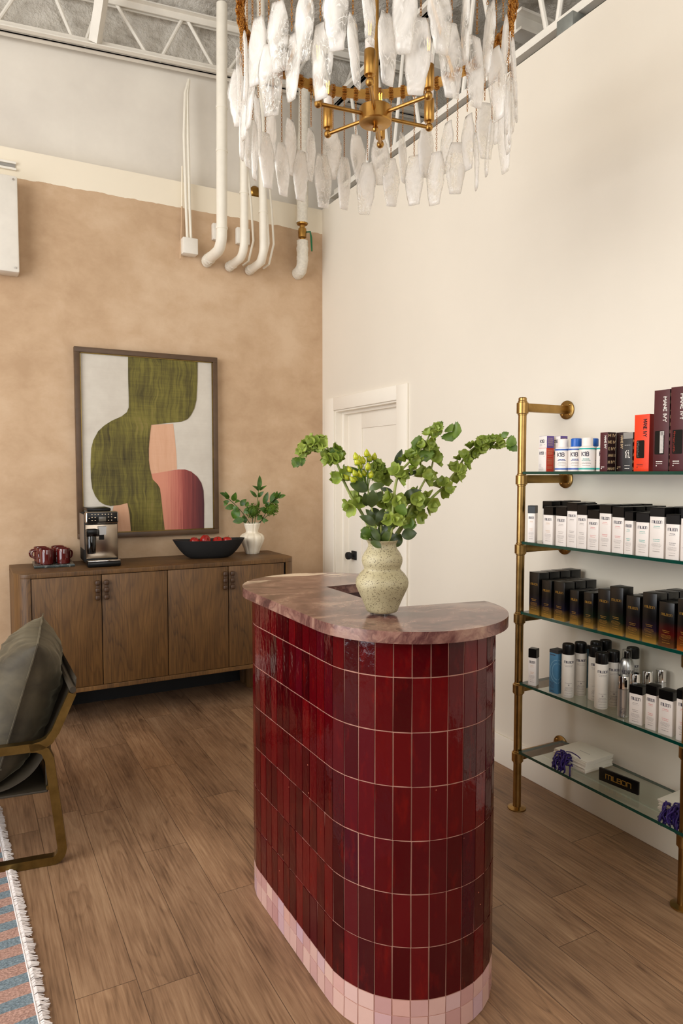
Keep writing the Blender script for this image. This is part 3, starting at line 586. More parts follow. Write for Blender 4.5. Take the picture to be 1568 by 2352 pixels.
def girder():
    x = 2.62; t = thing('joist_girder', 'white open-web steel girder just above the top of the cream wall', 'joist', (x, 0, 3.74))
    for n, z in (('lower_chord', 3.70), ('upper_chord', 4.42)):
        g = G(); g.box2((x-.055, -2.55, z), (x-.008, 4.95, z+.012)); g.box2((x+.008, -2.55, z), (x+.055, 4.95, z+.012)); g.box2((x-.02, -2.55, z), (x-.008, 4.95, z+.07)); g.box2((x+.008, -2.55, z), (x+.02, 4.95, z+.07))
        obj(n, g, M['steel_white'], t, world=True)
    yn = 2.66
    for k in range(-6, 6):
        a = yn+.37*k*1.0
        g = G(); g.tube([(x, a+.03, 3.74), (x, a+.21, 4.44)], .014, 8); obj('web_rod', g, M['steel_white'], t, world=True)
        g = G(); g.tube([(x, a-.03, 3.74), (x, a-.16, 4.44)], .014, 8); obj('web_rod', g, M['steel_white'], t, world=True)
girder()
for nm, y, z, lab in (('cross_beam', 3.02, 3.95, 'white steel beam end resting over the cream wall beside the chandelier'), ('cross_beam', 3.9, 4.2, 'white steel beam crossing the ceiling beyond the cream wall')):
    t = thing(nm, lab, 'beam', (2.3, y, z)); g = G(); g.box2((2.7, y-.05, z), (4.45, y+.05, z+.015)); g.box2((2.7, y-.05, z+.10), (4.45, y+.05, z+.115)); g.box2((2.7, y-.008, z+.015), (4.45, y+.008, z+.10)); obj('beam_web', g, M['steel_white'], t, world=True)
g = G(); A_ = Vector((.82, 4.90, 4.36)); B_ = Vector((.865, 4.55, 4.80)); d_ = (B_-A_).normalized()
g.tube([A_, B_], .042, 4); tag(obj('diagonal_brace', g, M['steel_white'], sharp=20), 'thick square white brace rising from the joist to the deck, upper left', 'beam')

# pipes in front of the back wall
def pipe(name, label, x, y, ztop, zb, r, lean=(0, 0), group='white pipes above the painting', wrap=True, seams=()):
    t = thing(name, label, 'pipe', (x, YB, zb), 0, group)
    g = G(); R = .10
    pts = [(x+lean[0], y+lean[1], ztop)]
    for q in (.75, .5, .3, .12): pts.append((x+lean[0]*q, y+lean[1]*q, zb+R+(ztop-zb-R)*q))
    pts += [(x, y+R*(1-math.cos(a)), zb+R*(1-math.sin(a))) for a in [PI/2*k/7 for k in range(8)]]
    pts += [(x, YB-.01, zb)]
    g.tube(pts, r, 16); obj('jacket', g, M['pipe'], t, world=True)
    for q in seams:
        g = G(); z = zb+R+(ztop-zb-R)*q; g.tube([(x+lean[0]*q, y+lean[1]*q, z-.008), (x+lean[0]*q, y+lean[1]*q, z+.008)], r+.0035, 16); obj('joint_band', g, M['pipe'], t, world=True)
    if wrap:
        g = G(); n_ = 14; P = [(x+random.uniform(-.004, .004), YB-.015-.11*k/n_, zb+random.uniform(-.003, .003)) for k in range(n_+1)]
        g.tube(P, [r*(1.18-.012*k+random.uniform(-.06, .06)) for k in range(n_+1)], 14); obj('plaster_wrap', g, M['plaster_wrap'], t, world=True)
pipe('insulated_pipe', 'thickest white insulated pipe, leftmost of the elbowed three', 1.564, 4.60, 4.66, 3.075, .036, (.015, 0), seams=(.02, .36, .55))
pipe('insulated_pipe', 'middle of the three white elbowed pipes above the painting', 1.731, 4.62, 4.75, 3.055, .029, (.01, 0), seams=(.2, .5))
pipe('insulated_pipe', 'white elbowed pipe nearest the brass valve, rightmost of the elbowed three', 1.885, 4.65, 4.80, 3.05, .029, (-.01, 0), seams=(.14,))
t = thing('wrapped_drop_pipe', 'white wrapped pipe dropping to a brass valve near the room corner', 'pipe', (2.286, 4.86, 3.06))
g = G(); n_ = 18; g.tube([(2.305-.022*k/n_, 4.86, 4.45-(4.45-3.435)*k/n_) for k in range(n_+1)], [.043+random.uniform(-.003, .003) for k in range(n_+1)], 16); obj('upper_wrap', g, M['plaster_wrap'], t, world=True)
g = G(); g.lathe([(.018, 3.31), (.018, 3.325), (.03, 3.33), (.032, 3.37), (.03, 3.395), (.02, 3.40), (.02, 3.42), (.04, 3.425), (.042, 3.437), (.03, 3.44)], 16, T=Matrix.Translation((2.284, 4.86, 0))); v_ = obj('valve', g, M['valve'], t, world=True)
g = G(); g.tube([(2.30, 4.855, 3.37), (2.335, 4.83, 3.372), (2.343, 4.828, 3.33), (2.348, 4.828, 3.23)], [.006, .007, .008, .006], 8); obj('valve_lever', g, M['green_handle'], t, world=True)
g = G(); n_ = 14; P = [(2.284, 4.86, 3.305-.15*k/n_) for k in range(n_+1)]+[(2.284, 4.87, 3.12), (2.284, 4.89, 3.095), (2.284, 4.93, 3.085), (2.284, 4.952, 3.085)]
g.tube(P, [.043+random.uniform(-.003, .003) for _ in P], 16); obj('lower_wrap', g, M['plaster_wrap'], t, world=True)
# junction box with two conduits, two small plates behind the elbows
t = thing('junction_box', 'white junction box with two thin conduits, left of the pipes', 'electrical box', (1.43, YB, 3.09))
g = G(); g.box2((1.376, 4.87, 3.09), (1.483, YB-.001, 3.20), bev=.006); obj('box_body', g, M['steel_white'], t, world=True)
for x_, zt_ in ((1.405, 3.20), (1.43, 3.20)):
    g = G(); off = (x_-1.42)
    g.tube([(x_+.01, 4.90, zt_-.002), (x_+.004, 4.90, 3.4), (1.42+off*1.1, 4.91, 3.9), (1.43+off*.6, 4.93, 4.2), (1.46, 4.97, 4.32)], .0105, 8); obj('conduit', g, M['pipe'], t, world=True)
g = G(); g.tube([(1.37, 4.925, 3.06), (1.385, 4.93, 3.3), (1.393, 4.93, 3.7)], .006, 8); obj('cable', g, M['tan'], t, world=True)
for x_, lab in ((1.655, 'small square white wall plate behind the thickest pipe'), (1.835, 'small square white wall plate behind the middle pipe')):
    g = G(); g.box2((x_-.05, 4.91, 3.23), (x_+.05, YB-.001, 3.345), bev=.006); tag(obj('wall_plate', g, M['steel_white']), lab, 'electrical box')
for k, (dx, r_, lab) in enumerate(((.0, .009, 'thin white cable bowing beside the rightmost elbowed pipe'), (.05, .008, 'thin white cable looping nearest the brass valve'), (-.05, .008, 'thin white cable between middle and rightmost elbowed pipes'))):
    x_ = 1.985+dx*.8 if k < 2 else 1.865
    g = G(); g.tube([(x_-.03, 4.93, 3.08), (x_-.005, 4.88, 3.10), (x_+.03, 4.87, 3.25), (x_+.02, 4.88, 3.5), (x_, 4.9, 3.8), (x_-.01, 4.93, 4.33)], r_, 8); tag(obj('loose_cable', g, M['pipe']), lab, 'cable')
g = G(); g.lathe([(.045, 0), (.045, .03), (.03, .045), (.0, .047)], 20, T=Matrix.Translation((1.975, YB+.1, 3.665)) @ Matrix.Rotation(PI/2, 4, 'X')); tag(obj('brass_cleanout_cap', g, M['valve']), 'round brass cap on the upper concrete wall between pipes', 'pipe cap')
# white cabinet on the upper left and its bracket
t = thing('wall_enclosure', 'large white boxy enclosure hung high on the left of the tan wall', 'wall cabinet', (.0, YB, 2.80))
g = G(); g.box2((-.5, 4.835, 2.803), (.334, YB-.001, 3.39), bev=.012); obj('casing', g, M['steel_white'], t, world=True)
g = G(); g.tube([(.31, 4.833, 2.83), (.31, 4.829, 2.83)], .006, 8); g.tube([(.31, 4.833, 3.365), (.31, 4.829, 3.365)], .006, 8); obj('screw', g, M['steel'], t, world=True)
t = thing('wall_vent', 'narrow white slotted vent on the white band, far upper left', 'vent', (.0, YB, 3.47))
g = G(); g.box2((-.3, YB-.02, 3.462), (.335, YB-.001, 3.475)); g.box2((-.3, YB-.02, 3.50), (.335, YB-.001, 3.513)); obj('vent_frame', g, M['steel_white'], t, world=True)
g = G(); g.box2((-.3, YB-.008, 3.476), (.33, YB-.001, 3.499)); obj('vent_slot', g, M['gray_card'], t, world=True)
t = thing('metal_junction_box', 'gray metal electrical box standing on top edge of cream wall', 'electrical box', (2.55, 2.48, 3.606))
g = G(); g.box2((2.52, 2.432, 3.606), (2.62, 2.532, 3.69), bev=.003); obj('box_body', g, M['galv'], t, world=True)
g = G(); g.tube([(2.57, 2.42, 3.65), (2.57, 2.385, 3.65), (2.57, 2.375, 3.64)], .012, 10); obj('cable_gland', g, M['black_matte'], t, world=True)

# ================================================================== reception desk
t = thing('reception_desk', 'curved reception desk of glossy oxblood tiles with marble top', 'desk', (1.172, 2.03, 0))
DC = (1.172, 1.76); DY = 2.31; DR = .266
def outline(R, s):
    """point and outward normal of the long C front, s metres along it (0 = where the near curve begins)"""
    L = DY-DC[1]
    if s < -L:
        a = (-L-s)/DR; return (DC[0]-R*math.cos(a), DY+R*math.sin(a)), (-math.cos(a), math.sin(a))
    if s <= 0: return (DC[0]-R, DC[1]-s), (-1, 0)
    a = s/DR; return (DC[0]-R*math.cos(a), DC[1]-R*math.sin(a)), (-math.cos(a), -math.sin(a))
SMAX = DR*PI; L_ = DY-DC[1]
def c_shape(R, notch_x, ny0, ny1, n=26, rn=.0):
    P = [outline(R, -L_-SMAX+SMAX*i/n)[0] for i in range(n+1)]+[outline(R, SMAX*i/n)[0] for i in range(n+1)]
    P += [(DC[0]+R, ny0), (notch_x, ny0), (notch_x, ny1), (DC[0]+R, ny1)]
    return P[::-1]
g = G(); g.prism(c_shape(DR-.004, 1.165, 1.80, 2.255), 0, 1.112); obj('carcass', g, M['dark_red'], t, world=True)
g = G(); P = c_shape(DR-.002, 1.17, 1.80, 2.25, 60); n = len(P)
TILE = .0505
# grout bed: thin skin following the front
g = G(); V = []; K = 160
for i in range(K+1):
    s = -L_-SMAX+(L_+2*SMAX)*i/K
    for R in (DR-.0035, DR-.0004):
        p, _ = outline(R, s); V += [(p[0], p[1], .0), (p[0], p[1], 1.111)]
F = []
for i in range(K):
    a = 4*i; b = a+4; F += [(a+2, b+2, b+3, a+3), (a+1, a+3, b+3, b+1), (a, b, b+2, a+2)]
g.add(V, F); obj('grout_bed', g, M['grout'], t, world=True)
def tiles(name, rows, mat, seed, gap, jitter):
    rnd = random.Random(seed); g = G(); lay = g.bm.loops.layers.float_color.new('tint')
    s0 = .0262-TILE*40
    for k in range(90):
        a = s0+TILE*k; b = a+TILE
        if a < -L_-SMAX+.001 or b > SMAX-.001: continue
        for z0, z1 in rows:
            col = (rnd.random(), rnd.random(), rnd.random(), 1); G0 = gap*rnd.uniform(.7, 1.3)/2; sk = rnd.uniform(-.0009, .0009)
            c4 = []
            jt = [rnd.uniform(0, jitter) for _ in range(4)]
            for ci, (s_, z_) in enumerate(((a+G0+sk, z0+G0), (b-G0+sk*.5, z0+G0), (b-G0-sk, z1-G0), (a+G0-sk*.5, z1-G0))):
                for R, ins in ((DR-.003, 0), (DR+.0011+jt[ci], .0006)):
                    q = s_+(ins if ci in (0, 3) else -ins); p, nn = outline(R, q)
                    zz = z_+(ins if ci < 2 else -ins); c4.append((p[0], p[1], zz))
            fs = g.add(c4, [(1, 3, 5, 7), (0, 2, 3, 1), (2, 4, 5, 3), (4, 6, 7, 5), (6, 0, 1, 7)])
            for f in fs:
                for l in f.loops: l[lay] = col
    return obj(name, g, mat, t, world=True, sharp=20)
tiles('tile_cladding', [(.112+.15*k, .112+.15*(k+1)) for k in range(6)]+[(1.012, 1.1115)], M['tile'], 5, .0023, .0014)
tiles('plinth_tiles', [(.001, .064), (.064, .112)], M['pink'], 9, .0018, .0006)
CR = .304
P = [(DC[0]-CR*math.cos(a), DY+CR*math.sin(a)) for a in [PI-PI*i/40 for i in range(41)]][::1]
top = [(DC[0]-CR*math.cos(PI-PI*i/40), DY+CR*math.sin(PI-PI*i/40)) for i in range(41)]+[(DC[0]-CR*math.cos(PI*i/40), DC[1]-CR*math.sin(PI*i/40)) for i in range(41)]
top += [(DC[0]+CR, 1.772), (1.139, 1.797), (1.137, 2.266), (DC[0]+CR, 2.25)]
g = G(); g.prism(top, 1.1125, 1.145, bev=.013, seg=4); obj('marble_countertop', g, M['marble'], t, world=True, sharp=50)
g = G(); g.box2((1.166, 1.801, .73), (1.42, 2.254, .755)); obj('inner_worktop', g, M['dark_red'], t, world=True)

# stoneware vase on the desk
vx, vy, vz = VASE_AT
t = thing('speckled_vase', 'double-bulged speckled beige stoneware vase on the marble counter', 'vase', (vx, vy, 1.145))
prof = [(.0, .0075), (.040, .0075), (.045, .010), (.0505, .024), (.060, .047), (.070, .068), (.0765, .083), (.0778, .094), (.0755, .106), (.067, .119), (.056, .130), (.0532, .135), (.0545, .141), (.058, .149), (.0598, .158), (.059, .168), (.053, .181), (.045, .192), (.0413, .200), (.0410, .207), (.0435, .213), (.0462, .217), (.0462, .219), (.0435, .2195), (.039, .215), (.037, .205), (.037, .195), (.048, .175), (.045, .14), (.0, .1)]
fp = []
for (r0, z0), (r1, z1) in zip(prof, prof[1:]):
    fp += [(r0+(r1-r0)*q, z0+(z1-z0)*q) for q in (0, .5)]
g = G(); g.lathe(fp+[prof[-1]], 56); obj('vase_body', g, M['speckle'], t, sharp=60)
for a in (.3, 2.4, 4.5):
    g = G(); g.lathe([(.0, 0), (.006, 0), (.006, .008), (0, .008)], 12, T=Matrix.Translation((.03*math.cos(a), .03*math.sin(a), 0))); obj('foot_pad', g, M['clear'], t)

# bells of Ireland and berries
def bell(g, c, ax, r, rnd, mi=0):
    ax = Vector(ax).normalized(); q = ax.to_track_quat('Z', 'Y').to_matrix().to_4x4(); T = Matrix.Translation(c) @ q
    ph = rnd.uniform(0, 6.28); w5 = rnd.uniform(.06, .14)
    f = lambda a, z: 1+(w5*math.sin(5*a+ph)+.06*math.sin(3*a-ph))*min(1, z/(.6*r))
    pr = [(.12*r, -.25*r), (.34*r, 0), (.62*r, .3*r), (.9*r, .62*r), (1.08*r, .8*r), (.88*r, .66*r), (.58*r, .36*r), (.28*r, .1*r), (.0, .06*r)]
    n = 14; V = []
    for (rr, z) in pr:
        for j in range(n):
            a = 2*PI*j/n; q2 = rr*f(a, max(z, 0)); V.append((q2*math.cos(a), q2*math.sin(a), z*(1+.25*math.sin(5*a+ph)*(z > .3*r))))
    F = [(i*n+j, i*n+(j+1) % n, (i+1)*n+(j+1) % n, (i+1)*n+j) for i in range(len(pr)-1) for j in range(n)]
    g.add(V, F, mi, T)
def smooth(pts, m=4):
    pts = [Vector(p) for p in pts]; out = []
    for i in range(len(pts)-1):
        p0 = pts[max(i-1, 0)]; p1 = pts[i]; p2 = pts[i+1]; p3 = pts[min(i+2, len(pts)-1)]
        for k in range(m):
            u = k/m; out.append(.5*((2*p1)+(p2-p0)*u+(2*p0-5*p1+4*p2-p3)*u*u+(3*p1-p0-3*p2+p3)*u**3))
    return out+[pts[-1]]
SL = {'left': 'bell-flowered green stem arching to the left out of the vase', 'centre': 'tallest bell-flowered green stem, its leafy tip curling right above', 'mid right': 'short bell-flowered green stem just right of the tallest one', 'far right': 'longest bell-flowered green stem reaching right to the brass post', 'behind': 'bell-flowered green stem standing behind the yellow berries'}
stem_obj = {}
for nm, path, wh in STEMS:
    rnd = random.Random(len(nm)); st = thing('bells_of_ireland_stem', SL[nm], 'flower stem', path[0], 0, 'stems in the speckled vase'); stem_obj[nm] = st
    pp = smooth(path); k = len(pp); pp = [Vector(p)+Vector((0, 0, 0)) for p in pp]
    g = G(); g.tube(pp, [.0052*(1-.65*i/k) for i in range(k)], 10); obj('stem', g, M['stem'], st, world=True)
    for wi, w in enumerate(wh):
        w = Vector(w); j = min(range(k), key=lambda i: (pp[i]-w).length); tng = (pp[min(j+1, k-1)]-pp[max(j-1, 0)]).normalized()
        c = pp[j]*.5+w*.5; f = 1-.42*max(0, wi-1)/max(1, len(wh)-2); r = .0185*f
        e1 = tng.cross(Vector((.3, .2, .9))).normalized(); e2 = tng.cross(e1); g = G()
        for q in range(6):
            a = 2*PI*q/6+rnd.uniform(-.3, .3); d = (e1*math.cos(a)+e2*math.sin(a))
            ax = d+tng*rnd.uniform(.1, .6)+Vector((-.1, -.2, 0)); bell(g, c+d*(.009*f+.004)+tng*rnd.uniform(-.014, .014)*f, ax, r*rnd.uniform(.85, 1.12), rnd)
        for q in range(2):
            a = rnd.uniform(0, 6.28); d = e1*math.cos(a)+e2*math.sin(a); g.leaf(c+d*.01, c+d*.034*f+tng*.01, .017*f, curl=.2)
        obj('flower_whorl', g, M['bell'], st, world=True, sharp=70)
def nearest_stem(p):
    return min(STEMS, key=lambda s: min((Vector(p)-Vector(q)).length for q in smooth(s[1], 3)))[0]
for b, tp, w in TIP_LEAVES:
    st = stem_obj[nearest_stem(b)]; g = G(); g.leaf(b, tp, w, curl=.12, seg=9, serr=.09, fold=.25); obj('leaf', g, M['mid_leaf'], st, world=True, sharp=70)
st = thing('berry_stem', 'leafy stem topped with a cluster of yellow-green berries', 'flower stem', HYP_STEM[0], 0, 'stems in the speckled vase')
pp = smooth(HYP_STEM); g = G(); g.tube(pp, [.0034*(1-.3*i/len(pp)) for i in range(len(pp))], 8); obj('stem', g, M['stem'], st, world=True)
tipv = pp[-1]
for b in BERRIES:
    b = Vector(b); d = (b-(tipv-Vector((0, 0, .02)))).normalized(); 
    g = G(); m = (tipv+b)/2+Vector((0, 0, -.008)); g.tube(smooth([tipv-Vector((0, 0, .015)), m, b-d*.006], 3), .0011, 6); obj('berry_stalk', g, M['mid_leaf'], st, world=True)
    g = G(); q = (d+Vector((0, 0, .5))).to_track_quat('Z', 'Y').to_matrix().to_4x4(); g.lathe([(0, -.010), (.0058, -.007), (.0082, -.001), (.0074, .005), (.0038, .010), (.0004, .015)], 14, T=Matrix.Translation(b) @ q)
    for a in range(5):
        aa = a*1.257; g.leaf(b-d*.009, b+Vector((math.cos(aa)*.009, math.sin(aa)*.009, -.007)), .005, curl=.2, mi=1, seg=3)
    obj('berry', g, [M['berry'], M['mid_leaf']], st, world=True, sharp=70)
for i, (b, tp, w) in enumerate(BIG_LEAVES):
    g = G(); rr = random.Random(i); g.leaf(b, tp, w*1.18, up=(-.48+rr.uniform(-.35, .35), -.87, .25+rr.uniform(-.3, .4)), curl=rr.uniform(.05, .2), seg=8, fold=rr.uniform(.05, .35)); obj('leaf', g, M['dark_leaf'] if i not in (17, 23, 24, 25) else M['mid_leaf'], st, world=True, sharp=70)
st = thing('berry_stem', 'second stem of dark leaves beside the berry cluster, bare stalk showing', 'flower stem', HYP_STEM[0], 0, 'stems in the speckled vase')
o_ = Vector((.018, -.01, 0)); pp = [Vector(p)+o_*(.4+.9*i/7)+Vector((0, 0, -.012*i/7)) for i, p in enumerate(HYP_STEM[:5])]; pp = smooth(pp); g = G(); g.tube(pp, .003, 8); obj('stem', g, M['stem'], st, world=True)
for i, (f, a) in enumerate(((.3, .5), (.45, 2.8), (.6, 1.6), (.75, -.4), (.9, 2.2), (1, 1.2), (.35, 1.2), (.55, 3.4))):
    p = pp[int(f*(len(pp)-1))]; d = Vector((.85*math.cos(a), -.45*math.cos(a)-.2, .75)); g = G(); g.leaf(p, p+d*.05, .02, curl=.15, fold=.2); obj('leaf', g, M['dark_leaf'], st, world=True, sharp=70)

# ================================================================== chandelier
CX, CY, CZ = 1.245, 2.07, 3.062
t = thing('chandelier', 'round brass chandelier hung with swirled white glass drops over the desk', 'chandelier', (CX, CY, CZ))
g = G(); R = .447; n = 96
for (r0, r1) in ((R-.006, R+.006),):
    g.lathe([(r0, -.016), (r1, -.016), (r1, .016), (r0, .016), (r0, -.016)], n, cap=False)
obj('ring', g, M['brass'], t, sharp=40)
HZ = -.305
g = G(); g.lathe([(0, -.052), (.008, -.050), (.011, -.044), (.008, -.036), (.006, -.032), (.014, -.028), (.052, -.026), (.055, -.022), (.055, .022), (.052, .026), (.012, .028), (.012, .03), (0, .03)], 36, T=Matrix.Translation((0, 0, HZ))); obj('hub', g, M['brass'], t)
g = G(); g.tube([(0, 0, HZ+.028), (0, 0, 1.62)], .0105, 14); obj('stem_rod', g, M['brass'], t)
g = G(); g.lathe([(0, 1.60), (.065, 1.60), (.07, 1.605), (.07, 1.63), (0, 1.632)], 28); obj('canopy', g, M['brass'], t)
g = G(); g.lathe([(.0, .60), (.03, .60), (.033, .605), (.033, .625), (.03, .63), (0, .63)], 24); obj('collar', g, M['brass'], t)
for k in range(4):
    a = math.radians(18+90*k); c, s_ = math.cos(a), math.sin(a)
    g = G(); T = Matrix.Identity(4); g.tube([(c*.03, s_*.03, .612), (c*(R-.004), s_*(R-.004), .012)], .0085, 4); obj('strut', g, M['brass'], t)
AR = .205
for k in range(6):
    a = math.radians(-6+60*k); c, s_ = math.cos(a), math.sin(a)
    g = G(); g.tube([(c*.05, s_*.05, HZ), (c*AR, s_*AR, HZ)], .0062, 12)
    g.ball((c*AR, s_*AR, HZ), .0135, 18); arm = obj('arm', g, M['brass'], t)
    g = G(); T = Matrix.Translation((c*AR, s_*AR, HZ)); g.lathe([(0, .008), (.0075, .010), (.0075, .018), (.016, .02), (.0175, .023), (.0175, .092), (.0165, .094), (0, .094)], 20, T=T); obj('socket', g, M['brass'], t)
    b_ = thing('candle_bulb', None, None, (c*AR, s_*AR, HZ+.094)); b_.parent = t
    g = G(); g.lathe([(.0125, 0), (.014, .002), (.0155, .028), (.013, .031), (0, .031)], 18); obj('bulb_base', g, M['white_card'], b_)
    g = G(); g.lathe([(.0115, .031), (.0155, .045), (.0175, .060), (.0165, .075), (.0125, .092), (.0065, .106), (.002, .116), (0, .117)], 20); obj('bulb_envelope', g, M['bulb_glass'], b_)
    g = G()
    for q in range(4):
        aa = q*PI/2+.4; g.tube([(.0035*math.cos(aa), .0035*math.sin(aa), .046), (.006*math.cos(aa), .006*math.sin(aa), .086)], .0011, 6)
    obj('filament', g, M['lit'], b_)
# drops: one long hexagonal plate of glass, bent a little; chain links from the ring
def drop_mesh(seed):
    rnd = random.Random(seed); g = G(); H = .195; rows = 12; V = []
    W_ = lambda f: (.020+.018*math.sin(min(1, f/.45)*PI/2)**1.2) if f < .45 else (.038-.017*((f-.45)/.55)**1.15)
    off = [rnd.uniform(-.0025, .0025) for _ in range(rows+1)]; ph = rnd.uniform(0, 6)
    prof = []
    for i in range(rows+1):
        f = i/rows; z = -H*f; w = W_(f)*(1+rnd.uniform(-.03, .03)); y0 = .004*math.sin(3*f+ph)
        tck = .0052 if 0 < i < rows else .003
        for (x, y) in ((-w, 0), (-w*.72, -tck), (0, -tck*1.15), (w*.72, -tck), (w, 0), (w*.72, tck), (0, tck*1.15), (-w*.72, tck)):
            V.append((x+off[i]*.5, y+y0+noise.noise((x*30, z*30, seed))*.0016, z))
    F = [(i*8+j, i*8+(j+1) % 8, (i+1)*8+(j+1) % 8, (i+1)*8+j) for i in range(rows) for j in range(8)]
    F += [tuple(range(8))[::-1], tuple(rows*8+j for j in range(8))]
    g.add(V, F); bmesh.ops.recalc_face_normals(g.bm, faces=g.bm.faces)
    me = bpy.data.meshes.new('glass_drop'); g.bm.to_mesh(me); g.bm.free(); me.materials.append(M['drop']); return me
def chain_mesh(L):
    g = G(); n = int(L/.0082)
    for i in range(n):
        T = Matrix.Translation((0, 0, -.020-L*(i+.5)/n)) @ Matrix.Rotation(i % 2*PI/2+.5, 4, 'Z') @ Matrix.Rotation(PI/2, 4, 'X')
        g.torus(.0044, .0010, 10, 5, 0, T, .68)
    for k, dx in enumerate((-.006, -.002, .002, .006)):      # turns of chain round the ring band
        for q in range(14):
            a = 2*PI*q/14; y = .0105*math.cos(a); z = .0205*math.sin(a)
            T = Matrix.Translation((dx, y, z)) @ Matrix.Rotation(a+PI/2, 4, 'X') @ Matrix.Rotation(q % 2*PI/2, 4, 'Z') @ Matrix.Rotation(PI/2, 4, 'X')
            g.torus(.0044, .0011, 8, 4, 0, T, .7)
    me = bpy.data.meshes.new('drop_chain'); 
    for f in g.bm.faces: f.smooth = True
    g.bm.to_mesh(me); g.bm.free(); me.materials.append(M['chain']); return me
DM = [drop_mesh(s) for s in range(6)]; CL = (.235, .135); CM = [chain_mesh(L) for L in CL]
rnd = random.Random(11)
for k in range(60):
    a = 2*PI*(k+.5)/60; c, s_ = math.cos(a), math.sin(a); q = k % 2
    rz = a-PI/2
    ch = meshobj('drop_chain', CM[q], t, (c*R, s_*R, 0), (0, 0, rz+PI))
    tw = rnd.gauss(0, .28) if rnd.random() < .85 else rnd.uniform(1.0, 1.8)
    rr = R+(.007 if q else -.004)
    meshobj('glass_drop', DM[rnd.randrange(6)], ch, (0, (R-rr), -.020-CL[q]+rnd.uniform(-.012, .006)), (rnd.gauss(0, .03), rnd.gauss(0, .03), tw), (rnd.uniform(.94, 1.08), 1, rnd.uniform(.95, 1.06)))

# ================================================================== sideboard and what stands on it
SB = (1.12, 4.40, 0); ZT = .971
t = thing('sideboard', 'dark smoked-oak sideboard with four doors along the tan wall', 'sideboard', SB)
def rounded(x0, x1, yf, yb, r, n=10):
    P = [(x0, yb)]
    P += [(x0+r-r*math.cos(a), yf+r*1.5-r*1.5*math.sin(a)) for a in [PI/2*k/n for k in range(n+1)]]
    P += [(x1-r+r*math.sin(a), yf+r*1.5-r*1.5*math.cos(a)) for a in [PI/2*k/n for k in range(n+1)]]
    P += [(x1, yb)]; return P
x0, x1, yf, yb = .234, 2.022, 4.40, 4.935
g = G(); g.prism(rounded(x0, x1, yf, yb, .085), ZT-.026, ZT, bev=.004); obj('top_panel', g, M['oak'], t, world=True)
g = G(); g.prism(rounded(x0, x1, yf, yb, .085), .236, .262, bev=.003); obj('bottom_panel', g, M['oak'], t, world=True)
def end_panel(m):
    n = 10; xa, r = (x0, .085) if m > 0 else (x1, .085)
    P = [(xa, yb)]+[(xa+m*(r-r*math.cos(a)), yf+r*1.5-r*1.5*math.sin(a)) for a in [PI/2*k/n for k in range(n+1)]]
    P += [(xa+m*r, yf+.02)]+[(xa+m*(.03), yf+.15), (xa+m*.03, yb)]
    g = G(); g.prism(P if m > 0 else P[::-1], .262, ZT-.026); obj('end_panel', g, M['oak'], t, world=True)
end_panel(1); end_panel(-1)
g = G(); g.box2((x0+.03, yb-.015, .0), (x1-.03, yb, ZT-.026)); obj('back_shade_panel', g, M['black_matte'], t, world=True)  # black and run to the floor to stand in for the shade underneath
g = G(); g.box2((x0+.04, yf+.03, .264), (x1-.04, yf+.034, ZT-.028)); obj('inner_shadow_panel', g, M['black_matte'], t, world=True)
dx = [.3205, .7145, 1.1165, 1.5205, 1.9245]
for k in range(4):
    a, b = dx[k]+.0025, dx[k+1]-.0025
    dr = thing('door', None, None, ((a+b)/2, yf+.004, .26)); dr.location = Vector(dr.location)-Vector(SB); dr.parent = t
    g = G(); g.box2((a-(a+b)/2, 0, .005), (b-(a+b)/2, .022, ZT-.026-.26-.004), bev=.0015); obj('door_panel', g, M['oak'], dr)
    hx = (b-(a+b)/2-.022) if k % 2 == 0 else (a-(a+b)/2+.024)
    g = G()
    for z in (.545, .59, .635): g.box((hx, -.013, z), (.030, .026, .030), bev=.009, seg=3)
    g.box2((hx-.010, -.014, .53), (hx+.010, .0, .65), bev=.003); obj('handle', g, M['pull'], dr)
for lx in (.46, 1.80):
    g = G(); g.lathe([(0, 0), (.030, 0), (.036, .01), (.042, .236), (0, .236)], 20, T=Matrix.Translation((lx, 4.74, 0))); obj('leg', g, M['oak'], t, world=True)
for lx in (.46, 1.80):
    g = G(); g.lathe([(0, 0), (.030, 0), (.036, .01), (.042, .236), (0, .236)], 20, T=Matrix.Translation((lx, 4.86, 0))); obj('leg', g, M['oak'], t, world=True)

# tray with mugs
g = G(); g.prism([(-.118, -.132), (.118, -.132), (.118, .132), (-.118, .132)], 0, .017, bev=.004)
tag(obj('stone_tray', g, M['slate'], loc=(.482, 4.782, ZT), rz=-.04), 'dark green marble tray under the mugs on the sideboard', 'tray')
def mug(loc, rz, label):
    m = thing('mug', label, 'mug', loc, rz, 'oxblood mugs on the tray')
    g = G(); g.lathe([(0, 0), (.036, 0), (.039, .004), (.040, .05), (.040, .092), (.0385, .095), (.036, .093), (.036, .01), (0, .008)], 32); obj('cup', g, M['mug'], m)
    g = G(); g.tube(smooth([(.038, 0, .078), (.058, 0, .076), (.068, 0, .058), (.06, 0, .036), (.039, 0, .028)], 4), .0055, 8); obj('handle', g, M['mug'], m)
    return m
zt_ = ZT+.0172
q = mug((.437, 4.708, zt_), 2.2, 'glossy dark red mug at front left of the tray')
for (x, y, rz, lab) in ((.537, 4.712, .6, 'glossy dark red mug at front right of the tray'), (.425, 4.795, 2.9, 'glossy dark red mug in the middle left of the tray'), (.527, 4.80, .5, 'glossy dark red mug in the middle right of the tray'), (.417, 4.884, 3.4, 'glossy dark red mug at back left of tray, handle out'), (.522, 4.886, .9, 'glossy dark red mug at back right of the tray')):
    dup(q, (x, y, zt_), rz, lab)

